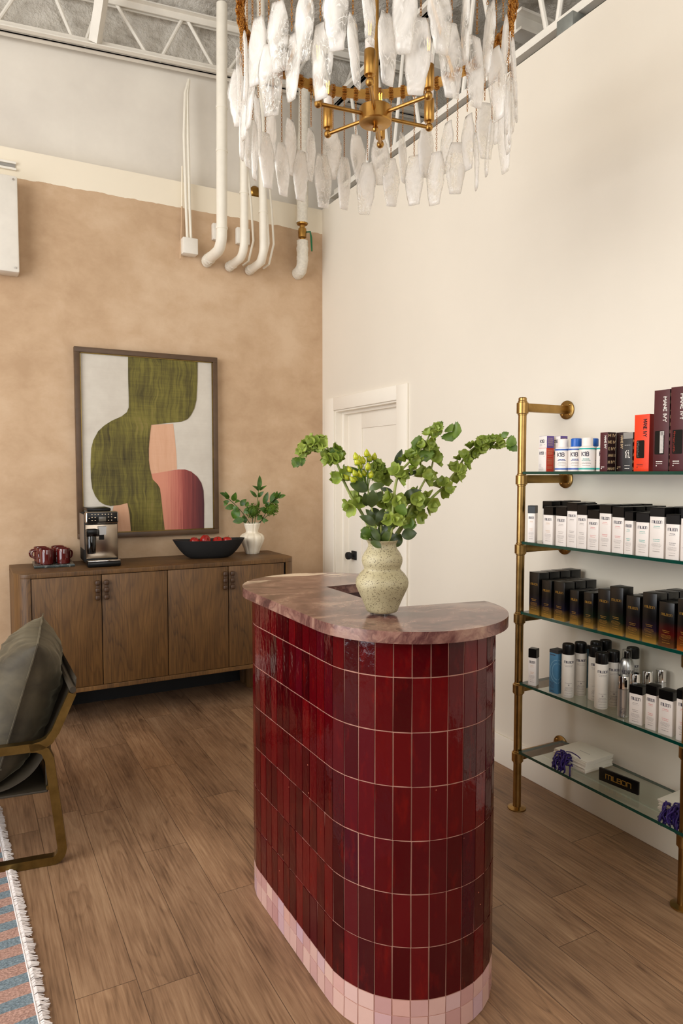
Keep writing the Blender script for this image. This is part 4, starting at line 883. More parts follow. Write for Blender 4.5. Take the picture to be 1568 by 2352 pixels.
# coffee machine
t = thing('coffee_machine', 'black and steel espresso machine standing on the sideboard', 'coffee machine', (.757, 4.60, ZT), -.03)
hw = .100
g = G(); g.box2((-hw, .03, .012), (hw, .33, .33), bev=.012); obj('body', g, M['black_matte'], t)
g = G(); g.box2((-hw-.004, .06, .10), (-hw, .31, .325), bev=.0015); obj('side_panel', g, plain('taupe_side_panel', S(120, 104, 90), .45), t)
g = G(); g.box2((-hw, -.012, .268), (hw, .06, .345), bev=.014, seg=3); cp = obj('control_panel', g, M['steel'], t)
g = G(); g.box2((-hw+.008, -.0145, .276), (hw-.008, -.011, .340), bev=.001); obj('panel_face', g, M['black'], cp)
g = G(); g.box2((-.022, -.0165, .283), (.022, -.0144, .313), bev=.0005); obj('display', g, M['screen'], cp)
g = G()
for ix, x in enumerate((-.062, -.043, -.024, .0, .018, .037, .056)):
    for iz, z in enumerate((.328, .310, .290)):
        if iz and -.03 < x < .03: continue
        g.box2((x-.0032, -.0152, z-.002), (x+.0032, -.0144, z+.002))
g.box2((-.082, -.0160, .303), (-.075, -.0144, .307)); g.box2((.073, -.0160, .303), (.083, -.0144, .307))
obj('touch_icons', g, M['icon'], cp)
g = G(); g.box2((-hw+.012, .03, .345), (hw-.04, .26, .366), bev=.008); obj('bean_hopper', g, M['black'], t)
g = G(); g.box2((-hw+.002, .024, .045), (hw-.004, .032, .262), bev=.003); obj('front_plate', g, plain('warm_steel_plate', S(152, 138, 122), .22, 1.0, .03), t)
g = G(); g.prism([(-.022, .200), (.018, .200), (.022, .252), (-.026, .252)], -.03, .026, T=Matrix.Rotation(PI/2, 4, 'X') @ Matrix.Diagonal((1, 1, -1, 1))); 
obj('coffee_spout', g, M['silver'], t)
g = G(); g.box2((-.018, .012, .165), (.012, .03, .20)); obj('spout_recess', g, M['black'], t)
g = G(); g.lathe([(0, 0), (.024, 0), (.026, .006), (.030, .11), (.029, .112), (0, .112)], 24, T=Matrix.Translation((-.068, -.004, .082))); g.box2((-.10, -.035, .19), (-.02, .03, .235), bev=.008); obj('milk_container', g, M['smoke'], t)
g = G(); g.box2((-.099, -.036, .196), (-.03, .02, .238), bev=.01); obj('milk_lid', g, M['black'], t)
g = G(); g.box2((-hw, -.075, .0), (hw, .05, .036), bev=.010); tr_ = obj('drip_tray', g, M['black'], t)
g = G(); g.box2((-hw+.002, -.074, .036), (hw-.002, .02, .041), bev=.0015); obj('drip_grille', g, M['chrome'], tr_)

# black wooden bowl with apples
t = thing('wooden_bowl', 'long black boat-shaped wooden bowl on the sideboard', 'bowl', (1.485, 4.70, ZT), -.14)
g = G(); nr, na = 9, 48; V = []
def bowl_pt(u, a, inner):
    f = u**.55 if not inner else (u*.96)**.6
    ca, sa = math.cos(a), math.sin(a); X = .250*(.50+.50*u**.8)*math.copysign(abs(ca)**.8, ca); Y = .110*(.50+.50*u**.8)*math.copysign(abs(sa)**.9, sa); z = .128*u**1.35+.004*math.cos(2*a)*u
    if inner: X *= .93; Y *= .88; z = .018+(z-.0)*.93 if u < 1 else z
    return (X, Y, z)
for i in range(nr): V += [bowl_pt(i/(nr-1), 2*PI*j/na, False) for j in range(na)]
for i in range(nr-1, -1, -1): V += [bowl_pt(i/(nr-1), 2*PI*j/na, True) for j in range(na)]
tot = 2*nr; F = [(i*na+j, i*na+(j+1) % na, (i+1)*na+(j+1) % na, (i+1)*na+j) for i in range(tot-1) for j in range(na)]+[tuple(range(na))[::-1], tuple((tot-1)*na+j for j in range(na))]
zmin = min(v[2] for v in V); V = [(x, y, z-zmin) for x, y, z in V]
g.add(V, F); obj('bowl_shell', g, M['black_matte'], t, sharp=50)
def apple(loc, r, rot, label):
    a = thing('apple', label, 'fruit', loc, 0, 'red apples in the black bowl'); a.rotation_euler = rot
    g = G(); pr = [(0, -.80*r), (.25*r, -.9*r), (.6*r, -.72*r), (.92*r, -.2*r), (1.0*r, .2*r), (.86*r, .62*r), (.5*r, .86*r), (.2*r, .78*r), (0, .62*r)]
    g.lathe(pr, 24); obj('apple_flesh', g, M['apple'], a, sharp=80)
    g = G(); g.tube([(0, 0, .6*r), (.003, 0, .95*r), (.008, 0, 1.2*r)], .0016, 6); obj('stalk', g, M['oak'], a)
for loc, r, rot, lab in (((1.385, 4.715, ZT+.112), .033, (.3, .2, 0), 'red apple farthest left in the black bowl'), ((1.455, 4.70, ZT+.120), .039, (1.2, .3, .5), 'largest red apple, piled highest in the black bowl'), ((1.545, 4.692, ZT+.108), .036, (.5, -.4, 0), 'red apple second from the right in the bowl'), ((1.61, 4.683, ZT+.110), .034, (.1, .1, 0), 'red apple farthest right in the bowl, stalk up'), ((1.505, 4.70, ZT+.055), .036, (.4, .9, 0), 'red apple deepest in the black bowl, mostly hidden')):
    apple(loc, r, rot, lab)

# small cream vase with leafy stems
x_, y_, z_ = SVASE_AT
t = thing('fluted_vase', 'small cream fluted ceramic vase at the right end of sideboard', 'vase', (x_, y_, ZT))
lob = lambda a, z: 1-.10*abs(math.sin(4*a))**.6*(1 if z > .012 else .4)
pr = [(0, 0), (.046, 0), (.050, .004), (.062, .04), (.083, .085), (.090, .11), (.087, .130), (.070, .146), (.048, .155), (.044, .162), (.046, .175), (.056, .205), (.061, .222), (.059, .224), (.052, .208), (.041, .175), (.040, .16), (.06, .12), (0, .05)]
fp = []
for (a0, b0), (a1, b1) in zip(pr, pr[1:]): fp += [(a0, b0), ((a0+a1)/2, (b0+b1)/2)]
g = G(); g.lathe(fp+[pr[-1]], 96, wob=lambda a, z: 1-.11*(1-abs(math.sin(4*a+.4)))**2.2); obj('vase_body', g, M['ceramic'], t, sharp=70)
SVL = ('upright leafy green stem in the cream vase', 'leafy green stem leaning left out of the cream vase', 'leafy green stem leaning right out of the cream vase')
for i, path in enumerate(SV_STEMS):
    st = thing('foliage_stem', SVL[i], 'foliage', path[0], 0, 'stems in the cream vase'); pp = smooth(path)
    g = G(); g.tube(pp, .0028, 7); obj('stem', g, M['dark_leaf'] if i else M['mid_leaf'], st, world=True)
    for j, (b, tp, w) in enumerate(SV_LEAVES[i]):
        g = G(); rr = random.Random(i*20+j); g.leaf(b, tp, w*1.05, up=(-.3+rr.uniform(-.4, .4), -.9, .2+rr.uniform(-.2, .5)), curl=rr.uniform(.05, .2), seg=7); obj('leaf', g, M['fresh_leaf'], st, world=True, sharp=70)
for i, (c, r) in enumerate(SV_BALLS):
    st = thing('flower_ball_stem', ('round green flower head at the centre of the cream vase', 'round green flower head on the right of the cream vase')[i], 'flower stem', (x_, y_, ZT+.16), 0, 'green flower heads in the cream vase')
    g = G(); rr = random.Random(i); C0 = Vector(c)
    for q in range(230):
        d = Vector((rr.gauss(0, 1), rr.gauss(0, 1), rr.gauss(0, 1))).normalized(); p = C0+d*r*rr.uniform(.75, 1.0)
        g.leaf(p, p+(d+Vector((rr.uniform(-.8, .8), rr.uniform(-.8, .8), rr.uniform(-.8, .8)))).normalized()*.013, .009, up=d, curl=.1, seg=3)
    g.ball(c, r*.8, 14); obj('flower_head', g, M['ball'], st, world=True, sharp=80)
    g = G(); g.tube(smooth([(x_, y_, ZT+.17), (x_*.6+c[0]*.4, y_*.6+c[1]*.4, ZT+.23), (c[0], c[1], c[2]-r*.5)], 3), .003, 7); obj('stem', g, M['dark_leaf'], st, world=True)

# ================================================================== framed print
t = thing('framed_print', 'tall framed abstract print of olive and rose shapes', 'picture', (1.14, YB, 1.118))
a, b = (.653, 1.118), (1.628, 2.392); fw = .034
g = G()
for p, q in (((a[0], a[1]), (b[0], a[1]+fw)), ((a[0], b[1]-fw), (b[0], b[1])), ((a[0], a[1]+fw), (a[0]+fw, b[1]-fw)), ((b[0]-fw, a[1]+fw), (b[0], b[1]-fw))): g.box2((p[0], YB-.045, p[1]), (q[0], YB-.003, q[1]), bev=.0015)
obj('frame', g, M['frame'], t, world=True)
g = G()
for p, q in (((a[0]+fw, a[1]+fw), (b[0]-fw, a[1]+fw+.006)), ((a[0]+fw, b[1]-fw-.006), (b[0]-fw, b[1]-fw)), ((a[0]+fw, a[1]+fw), (a[0]+fw+.006, b[1]-fw)), ((b[0]-fw-.006, a[1]+fw), (b[0]-fw, b[1]-fw))): g.box2((p[0], YB-.034, p[1]), (q[0], YB-.02, q[1]))
obj('frame_lip', g, M['bronze'], t, world=True)
g = G(); g.box2((a[0]+fw, YB-.025, a[1]+fw), (b[0]-fw, YB-.004, b[1]-fw)); cv = obj('canvas', g, M['art_ground'], t, world=True)
def clampx(p): return (min(max(p[0], a[0]+fw+.006), b[0]-fw-.006), min(max(p[1], a[1]+fw+.006), b[1]-fw-.006))
def closed_smooth(P, keep=.04):
    out = []; n = len(P)
    for i in range(n):
        p0, p1, p2, p3 = [Vector(P[(i+k) % n]) for k in (-1, 0, 1, 2)]
        if (p2-p1).length > .28: out.append(tuple(p1)); continue
        for k in range(3):
            u = k/3; v = .5*((2*p1)+(p2-p0)*u+(2*p0-5*p1+4*p2-p3)*u*u+(3*p1-p0-3*p2+p3)*u**3); out.append(tuple(v))
    return out
for i, (k, mt) in enumerate((('peach', 'art_peach'), ('peach2', 'art_peach'), ('rose', 'art_rose'), ('olive', 'art_olive'))):
    P = [clampx(p) for p in ART[k]]
    y_0 = YB-.0262-.0008*i; n = len(P)
    tri = tessellate_polygon([[Vector((x, z, 0)) for x, z in P]])
    g = G(); g.add([(x, y_0, z) for x, z in P]+[(x, y_0+.0007, z) for x, z in P], [tuple(f) for f in tri]+[tuple(n+q for q in f[::-1]) for f in tri]+[(j, (j+1) % n, n+(j+1) % n, n+j) for j in range(n)])
    o = obj('painted_shape', g, M[mt], cv, sharp=20); o.location = -Vector(t.location)

# ================================================================== lounge chair
ang = math.atan2(-.121, .993)
# chair frame: local +x runs towards the back of the chair, +y away from the camera
t = thing('lounge_chair', 'low lounge chair with aged bronze frame and olive velvet cushions', 'chair', (.308, 2.911, 0), ang)
def side(y):
    g = G(); w = .036
    def bar(pts, wd):
        n = len(pts); V = []
        for i, p in enumerate(pts):
            p = Vector(p); a_ = Vector(pts[max(i-1, 0)]); b_ = Vector(pts[min(i+1, n-1)]); d = (b_-a_).normalized(); nn = Vector((-d.y, d.x))
            h = (wd[i] if isinstance(wd, list) else wd)/2
            for yy in (y, y+w):
                V += [(p.x+nn.x*h, yy, p.y+nn.y*h), (p.x-nn.x*h, yy, p.y-nn.y*h)]
        F = []
        for i in range(n-1):
            a0 = 4*i; b0 = a0+4; F += [(a0, b0, b0+1, a0+1), (a0+2, a0+3, b0+3, b0+2), (a0, a0+2, b0+2, b0), (a0+1, b0+1, b0+3, a0+3)]
        F += [(0, 1, 3, 2), (4*n-4, 4*n-2, 4*n-1, 4*n-3)]
        g.add(V, F)
    arc = lambda cx, cz, r, a0, a1, n=7: [(cx+r*math.cos(a0+(a1-a0)*k/n), cz+r*math.sin(a0+(a1-a0)*k/n)) for k in range(n+1)]
    bar([(-.66, .485), (-.12, .486), (-.085, .482), (-.06, .466), (-.045, .43), (-.042, .40), (-.02, .20), (-.005, .06)]+arc(-.045, .055, .038, 0, -PI/2, 6)[1:]+[(-.10, .0185), (-.60, .0185)]+arc(-.60, .055, .0365, -PI/2, -PI, 6)[1:]+[(-.66, .20), (-.672, .46), (-.66, .485)], .034)
    bar([(-.115, .484), (-.07, .492), (-.045, .505), (-.02, .54), (.045, .685)], [.03, .034, .034, .031, .03])
    return g
obj('side_frame', side(0), M['bronze'], t, sharp=30)
o_ = obj('side_frame', side(.74), M['bronze'], t, sharp=30); o_.location.x = -.09
for P, r in (([(.047, .0, .70), (-.043, .776, .70)], .013), ([(-.05, .02, .31), (-.135, .75, .31)], .010), ([(-.64, .02, .36), (-.73, .75, .36)], .010)):
    g = G(); g.tube(P, r, 10); obj('cross_rail', g, M['leather'] if r > .012 else M['bronze'], t)
g = G(); P = [(.062, .735), (.055, .69), (.02, .60), (-.03, .50), (-.085, .40), (-.15, .345), (-.25, .315), (-.45, .325), (-.64, .375)]; P = [(p.x, p.y) for p in smooth([(x, z, 0) for x, z in P], 4)]; n = len(P)
V = []
for off in (0, -.008):
    for x, z in P: V += [(x+off*.6, .045, z+off), (x+off*.6-.085, .735, z+off)]
F = []
for i in range(n-1):
    a0, b0 = 2*i, 2*i+2; m_ = 2*n
    F += [(a0, a0+1, b0+1, b0), (m_+a0, m_+b0, m_+b0+1, m_+a0+1), (a0, b0, m_+b0, m_+a0), (a0+1, m_+a0+1, m_+b0+1, b0+1)]
F += [(0, m_, m_+1, 1), (2*n-2, 2*n-1, m_+2*n-1, m_+2*n-2)]
g.add(V, F); obj('sling', g, M['leather'], t, sharp=50)
g = G(); g.box2((-.062, .037, .285), (-.054, .62, .44), bev=.003); obj('rear_strap', g, M['leather'], t)
g = G(); g.prism([(-.056, .042), (-.64, .042), (-.73, .735), (-.145, .735)][::-1], .283, .292, bev=.002); obj('seat_panel', g, M['leather'], t)
def cushion(name, T, w, h, th, seed):
    g = G(); n = 44; rr = random.Random(seed)
    def pt(u, v, s):
        e = max(0, (1-abs(u)**3.2))**.55*max(0, (1-abs(v)**3.2))**.55
        cx_ = u*w/2*(1-.055*(1-v*v)); cz_ = v*h/2*(1-.055*(1-u*u))
        wr = noise.noise((u*2.2+seed, v*3.5, s*2.0))*.022+noise.noise((u*4+v*3, v*12+seed, s))*.014+abs(noise.noise((u*9.0+seed, (u*.4+v)*4, 3)))*.030*(abs(v)**2)
        return (cx_, s*(th/2*e+wr*e+.002), cz_)
    V = [pt(-1+2*i/n, -1+2*j/n, s) for s in (-1, 1) for j in range(n+1) for i in range(n+1)]; m = (n+1)**2; F = []
    for s in (0, 1):
        for j in range(n):
            for i in range(n):
                q = [s*m+j*(n+1)+i, s*m+j*(n+1)+i+1, s*m+(j+1)*(n+1)+i+1, s*m+(j+1)*(n+1)+i]; F.append(tuple(q if s == 0 else q[::-1]))
    rim = [j for j in range(n+1)]+[i*(n+1)+n for i in range(1, n+1)]+[n*(n+1)+i for i in range(n-1, -1, -1)]+[i*(n+1) for i in range(n-1, 0, -1)]
    for a0, b0 in zip(rim, rim[1:]+rim[:1]): F.append((a0, m+a0, m+b0, b0))
    g.add(V, F, 0, T); o = obj(name, g, M['velvet'], t, sharp=80)
    # flange seam all round
    g = G(); cn = len(rim); V2 = []
    for q in rim:
        x, y, z = V[q]; L = math.hypot(x, z); f = 1+.016/L
        V2 += [(x*.985, -.0035, z*.985), (x*.985, .0035, z*.985), (x*f, .0022+noise.noise((x*20, z*20, 1))*.004, z*f), (x*f, -.0022+noise.noise((x*20, z*20, 1))*.004, z*f)]
    F2 = []
    for i in range(cn):
        a0, b0 = 4*i, 4*((i+1) % cn); F2 += [(a0+k, a0+(k+1) % 4, b0+(k+1) % 4, b0+k) for k in range(4)]
    g.add(V2, F2, 0, T); f_ = obj('flange_seam', g, M['velvet'], o, sharp=60)
# back cushion: its plane leans back with the sling
tilt = math.radians(17)
T = Matrix.Translation((-.165, .385, .600)) @ Matrix.Rotation(tilt, 4, 'Y') @ Matrix.Rotation(PI/2, 4, 'Z')
cushion('back_cushion', T, .62, .57, .28, 3)
T = Matrix.Translation((-.46, .385, .375)) @ Matrix.Rotation(math.radians(-4), 4, 'Y') @ Matrix.Rotation(PI/2, 4, 'Z') @ Matrix.Rotation(PI/2, 4, 'X')
cushion('seat_cushion', T, .62, .46, .14, 8)

# ================================================================== rug
ra = math.atan2(.165-.108, 2.1-2.86)   # run of the fringed edge
t = thing('rug', 'striped blue and pink wool rug with white fringe, lower left', 'rug', (.145, 2.058, 0), 0)
ex = Vector((.106-.146, 2.895-2.058, 0)); ex.normalize(); rz = math.atan2(ex.y, ex.x)-PI/2
t.rotation_euler = (0, 0, rz)
g = G(); nx_, ny_ = 40, 70; V = []
for j in range(ny_+1):
    for i in range(nx_+1):
        V.append((-1.6+1.6*i/nx_, -1.2+2.72*j/ny_, .011+noise.noise((i*.9, j*.9, 2))*.0012))
nv = len(V); V += [(x, y, .001) for x, y, z in V]
F = [(j*(nx_+1)+i, j*(nx_+1)+i+1, (j+1)*(nx_+1)+i+1, (j+1)*(nx_+1)+i) for j in range(ny_) for i in range(nx_)]
rim = [i for i in range(nx_+1)]+[j*(nx_+1)+nx_ for j in range(1, ny_+1)]+[ny_*(nx_+1)+i for i in range(nx_-1, -1, -1)]+[j*(nx_+1) for j in range(ny_-1, 0, -1)]
F += [(a0, nv+a0, nv+b0, b0) for a0, b0 in zip(rim, rim[1:]+rim[:1])]
g.add(V, F); obj('woven_pile', g, M['rug'], t, sharp=70)
g = G(); rr = random.Random(4); y = -1.15
while y < 1.5:
    b = rr.uniform(.006, .010); lean = rr.uniform(-.012, .012); L = rr.uniform(.026, .036)
    for k in range(5):
        yy = y+rr.uniform(-.004, .004); d = rr.uniform(-.006, .006)
        g.tube([(-.002, yy, .011), (.010, yy+lean*.3, .014+rr.uniform(0, .003)), (L+rr.uniform(-.004, .003), yy+lean+d, .004+rr.uniform(0, .004))], [.0016, .0017, .0011], 5)
    y += b
o = obj('fringe', g, M['fringe'], t); o['kind'] = 'stuff'
g = G(); g.tube([(-.002, -1.15+.03*k, .0125+.001*(k % 2)) for k in range(89)], .0022, 6); obj('edge_binding', g, M['fringe'], t)

# ================================================================== wall shelf: brass posts, glass shelves
SH = {1: 1.566, 2: 1.251, 3: .932, 4: .605, 5: .284}; XF = 2.205
t = thing('shelving_unit', 'antique brass pipe shelving unit with five green-edged glass shelves', 'shelf', (2.35, 1.98, 0))
def post(y, x, top):
    p = G(); p.lathe([(0, 0), (.042, 0), (.042, .006), (.024, .010), (.0185, .012), (.0185, top-.03), (.0185, top), (.015, top+.004), (0, top+.004)], 28, T=Matrix.Translation((x, y, 0)))
    po = obj('post', p, M['antique'], t, world=True)
    for z in [SH[k]-.034 for k in SH]+[1.855]:
        h = .026 if z < 1.8 else .03
        p = G(); p.lathe([(.0188, z-h-.006), (.021, z-h-.004), (.021, z-h), (.0265, z-h+.003), (.0265, z+h-.010), (.021, z+h-.007), (.021, z+h-.003), (.0188, z+h)], 28, T=Matrix.Translation((x, y, 0))); obj('collar', p, M['antique'], t, world=True)
        p = G(); p.box2((x+.02, y-.013, z-.019), (XW-.004, y+.013, z+.019), bev=.003); ar = obj('bracket_arm', p, M['antique'], t, world=True)
        p = G(); p.lathe([(0, 0), (.044, 0), (.044, .006), (.041, .008), (0, .008)], 28, T=Matrix.Translation((XW-.001, y, z)) @ Matrix.Rotation(-PI/2, 4, 'Y')); fl = obj('wall_flange', p, M['antique'], t, world=True)
        p = G()
        for a in (PI/4, 3*PI/4, 5*PI/4, 7*PI/4): p.ball((XW-.010, y+.031*math.cos(a), z+.031*math.sin(a)), .0055, 10, sc=(.5, 1, 1))
        obj('flange_screws', p, M['brass'], t, world=True)
post(2.402, 2.222, 1.896); post(1.555, 2.232, 1.896)
for k in SH:
    z = SH[k]; p = G(); p.box2((XF, 1.30, z-.012), (2.478, 2.376, z))
    for f in p.bm.faces: f.material_index = 0 if abs(f.normal.z) > .5 else 1
    p.keep = True
    for f in p.bm.faces: f.normal_update(); f.material_index = 0 if abs(f.normal.z) > .5 else 1
    obj('glass_shelf', p, [M['glass'], M['glass_edge']], t, world=True)

def carton(label, front_left, w, h, d=.046, cap=None, rz=-90, body='white_card', lid='black', ink='ink', sub='ink_gray', small='ink_gray', zc=0, name='carton', group=None, logo=None, prt=True, seed=0, sp=True, lh=.0095):
    """front_left: the foot of the carton's left front corner, seen from the room"""
    a = math.radians(rz); u = Vector((math.cos(a), math.sin(a), 0)); n = Vector((-u.y, u.x, 0))
    c = Vector((front_left[0], front_left[1], zc))+u*(w/2)+n*(d/2)
    t = thing(name, label, 'box', c, a, group); rnd = random.Random(seed)
    top = h if cap is None else cap
    g = G(); g.box2((-w/2, -d/2, 0), (w/2, d/2, top), bev=.0007); obj('carton_body', g, M[body], t)
    if cap is not None:
        g = G(); g.box2((-w/2-.0004, -d/2-.0004, cap), (w/2+.0004, d/2+.0004, h-.003)); g.prism([(-w/2, -d/2), (w/2, -d/2), (w/2, d/2), (-w/2, d/2)], h-.003, h, bev=.001); obj('carton_lid', g, M[lid], t)
    y = -d/2-.0008
    if logo:
        g = G(); lz = (cap-.024) if cap is not None else h*.70; letters(g, logo, 0, lz, lh, .00105, w=w*.70, y=y); obj('lettering', g, M[ink], t)
    if prt:
        g = G(); b0 = cap if cap is not None else h*.78
        if cap is not None:
            dashes(g, 0, b0-.036, w*.42, .0018, 0, y, rnd=rnd)
            if sp: dashes(g, 0, b0-.041, w*.5, .0008, 0, y, rnd=rnd)
        z = h*.36
        for wl in (.5, .42): dashes(g, 0, z, w*wl, .0015, 0, y, rnd=rnd); z -= .006
        z -= .003
        obj('tinted_print', g, M[sub], t)
        g = G()
        for wl in (.62, .7, .66, .5): dashes(g, 0, z, w*wl, .0009, 0, y, rnd=rnd); z -= .004
        z -= .004; dashes(g, 0, z, w*.5, .0009, 0, y, rnd=rnd); z -= .009
        if z > .003: dashes(g, 0, z, w*.5, .0018, 0, y, rnd=rnd)
        obj('fine_print', g, M[small], t)
    return t

# second shelf: white cartons with black lids
X2 = 2.2095
row = [('A', 2.345, .032, .164, .129, -61, 'ink_orange'), ('C', 2.248, .054, .164, .128, -90, 'ink_orange'), ('D', 2.176, .058, .166, .128, -90, 'ink_gray'), ('E', 2.113, .052, .186, .151, -90, 'ink_gray'), ('F', 2.059, .050, .179, .138, -90, 'ink_gray'), ('G', 2.004, .056, .161, .126, -90, 'ink_pink'), ('H', 1.944, .055, .184, .150, -90, 'ink_pink'), ('I', 1.882, .053, .179, .138, -90, 'ink_pink'), ('J', 1.824, .036, .163, .128, -88, 'teal'), ('K', 1.772, .053, .161, .126, -87, 'teal'), ('L', 1.713, .058, .184, .150, -88, 'teal'), ('M', 1.645, .052, .162, .127, -88, 'ink'), ('N', 1.586, .054, .184, .150, -88, 'ink')]
for i, (n_, y, w, h, cap, rz, sub) in enumerate(row):
    carton('white black-lidded carton, %s from left in front row on second shelf down' % ORD[i], (X2, y), w, h, .050 if n_ != 'A' else .040, cap, rz, sub=sub, zc=SH[2], group='white cartons on the second shelf', logo='mILBOn', seed=i)
back = []
for c in range(3): back.append((2.272+.064*c, 2.318, .184, .150))
back.append((2.275, 2.250, .166, .128)); back.append((2.275, 2.178, .184, .150)); back.append((2.338, 2.178, .184, .150))
for c in range(3): back.append((2.272+.064*c, 2.112, .184, .150)) if c < 1 else None
back += [(2.275, 2.056, .179, .138), (2.338, 2.056, .179, .138), (2.275, 1.998, .178, .138), (2.338, 1.998, .178, .138), (2.272, 1.940, .184, .150), (2.334, 1.940, .184, .150), (2.396, 1.940, .184, .150), (2.272, 1.878, .179, .138), (2.334, 1.878, .179, .138), (2.396, 1.878, .179, .138), (2.272, 1.818, .163, .128), (2.272, 1.768, .161, .126), (2.272, 1.706, .184, .150), (2.334, 1.706, .184, .150), (2.396, 1.706, .184, .150), (2.272, 1.640, .184, .150), (2.272, 1.580, .184, .150)]
back.sort(key=lambda b: (-round(b[1], 2), b[0]))
cols = sorted(set(round(b[1], 2) for b in back), reverse=True)
for i, (x, y, h, cap) in enumerate(back):
    ci = cols.index(round(y, 2)); dpt = int(round((x-2.274)/.063)); 
    lab = 'white black-lidded carton, %s behind the front row, %s back column of second shelf' % (('first', 'second', 'third')[dpt], ORD[ci])
    carton(lab, (x, y), .054, h, .050, cap, -90, zc=SH[2], group='white cartons on the second shelf', prt=False, seed=i)

# third shelf: black cartons fading to gold at the foot
row3 = [('a', 2.329, .060, .188, 'gr_blue', 4, ''), ('b', 2.252, .056, .162, 'gr_blue', 3, ''), ('c', 2.180, .060, .166, 'gr_blue', 3, ''), ('d', 2.090, .046, .142, 'gr_blue', 2, ''), ('e', 2.016, .048, .144, 'gr_green', 2, ''), ('f', 1.944, .058, .168, 'gr_green', 2, ''), ('g', 1.886, .062, .187, 'gr_green', 1, ''), ('h', 1.808, .060, .163, 'gr_plum', 2, ''), ('i', 1.735, .059, .186, 'gr_violet', 3, ''), ('j', 1.665, .062, .163, 'gr_red', 2, ''), ('k', 1.590, .056, .184, 'gr_fire', 2, '')]
RW = ('front row', 'second row', 'third row', 'last row')
for i, (n_, y, w, h, mt, deep, _) in enumerate(row3):
    for k in range(deep):
        hh = h
        if n_ == 'h' and k == 1: hh = .163
        carton('black and gold carton, %s from left, %s, third shelf down' % (ORD[i], RW[k]), (2.2095+.0655*k, y), w, hh, .058, None, -90, body=mt, ink='gold_ink', sub='gold_ink', small='gold_ink', zc=SH[3], group='black and gold cartons on the third shelf', logo='mILBOn' if k == 0 else None, prt=(k == 0), seed=40+i, lh=.008)

# top shelf
Z1 = SH[1]
def k18(label, fl, w, d, h, z, side, nm):
    t = carton(label, fl, w, h, d, None, -90, zc=z, group='small white boxes at left of the top shelf', prt=False)
    for ch in t.children: ch.name = 'carton_body'
    g = G(); g.box2((w/2-.0002, -d/2+.001, .0), (w/2+.0006, d/2, h)); g.box2((-w/2, -d/2-.0003, h), (w/2, d/2, h+.0006)); obj('coloured_side', g, M[side], t)
    g = G(); letters(g, 'K18', -.004, h-.028, .012, .0021, w=.024, y=-d/2-.0008)
    pts = [(.012+.008*math.cos(a), h-.026+.011*math.sin(a)) for a in [-PI*.7+PI*1.0*q/8 for q in range(9)]]
    for (x0, z0), (x1, z1) in zip(pts, pts[1:]): g.add([(x0, -d/2-.0008, z0), (x1, -d/2-.0008, z1), (x1+.0006, -d/2-.0008, z1+.0006), (x0+.0006, -d/2-.0008, z0+.0006)], [(0, 1, 2, 3)])
    obj('lettering', g, M['ink'], t)
    g = G(); rnd = random.Random(int(h*1000))
    z_ = h*.3
    for wl in (.25, .3, .28): 
        if z_ > .006: dashes(g, -w*.25, z_, w*wl, .0012, 0, -d/2-.0008, rnd=rnd)
        z_ -= .005
    for wl in (.45, .6, .5):
        if z_ > .004: dashes(g, -w*.12, z_, w*wl, .0012, 0, -d/2-.0008, rnd=rnd)
        z_ -= .005
    obj('fine_print', g, M['ink_gray'], t)
    g = G(); TT = Matrix.Rotation(PI/2, 4, 'Z'); z_ = h-.010
    while z_ > .008: dashes(g, 0, z_, d*.7, .0013, 0, -w/2-.0010, T=TT, rnd=rnd); z_ -= .0046 if rnd.random() > .15 else .010
    obj('side_print', g, M['ink_cream'], t)
    return t
k18('white and red box standing nearest the brass post on top shelf', (2.268, 2.345), .047, .044, .104, Z1, 'red', 0)
k18('white and purple box stacked on the red box nearest the post', (2.269, 2.343), .046, .043, .052, Z1+.1048, 'purple', 0)
k18('white and red box mostly hidden behind first white bottle, top shelf', (2.325, 2.335), .047, .044, .104, Z1, 'red', 0)
k18('white and purple box on a stack behind the first white bottle', (2.325, 2.318), .046, .043, .052, Z1+.1048, 'purple', 0)
def bottle(label, c, stripe, capm, r=.0325):
    t = thing('shampoo_bottle', label, 'bottle', (c[0], c[1], Z1), math.radians(-44), 'white bottles on the top shelf')
    g = G(); g.lathe([(0, 0), (r-.002, 0), (r, .002), (r, .094), (r-.002, .100), (r-.008, .104), (r-.011, .105), (0, .105)], 36); obj('bottle_body', g, M['white_card'], t)
    g = G(); g.lathe([(r-.010, .105), (r-.010, .134), (r-.011, .138), (r-.014, .1395), (0, .1395)], 36); obj('bottle_cap', g, M[capm], t)
    for z in (.008, .090):
        g = G(); g.lathe([(r+.0003, z), (r+.0003, z+.006)], 36, cap=False); obj('printed_band', g, M[stripe], t)
    g = G()
    def curve(fn):
        b = G(); fn(b)
        for v in b.bm.verts:
            a = v.co.x/r; rr = r+.0006 + (.0003 if v.co.y < 0 else 0); v.co = Vector((rr*math.sin(a), -rr*math.cos(a), v.co.z))
        return b
    b = curve(lambda b: letters(b, 'K18', -.010, .064, .016, .0026, w=.028, y=-.001)); obj('lettering', b, M['ink'], t)
    rnd = random.Random(int(c[1]*1000))
    def pr(b):
        for z, w in ((.050, .026), (.045, .034)): dashes(b, -.006, z, w, .0024, 0, -.001, rnd=rnd)
    obj('tinted_print', curve(pr), M['teal' if stripe == 'teal' else 'blue_print'], t)
    def pr2(b):
        for z, w in ((.037, .03), (.032, .036), (.024, .03)): dashes(b, -.005, z, w, .0014, 0, -.001, rnd=rnd)
    obj('fine_print', curve(pr2), M['ink_gray'], t); g.bm.free()
bottle('white blue-banded bottle with white cap, leftmost on top shelf', (2.268, 2.200), 'blue_print', 'white_card')
bottle('white blue-banded bottle with bright blue cap, second from left', (2.275, 2.132), 'blue_print', 'blue')
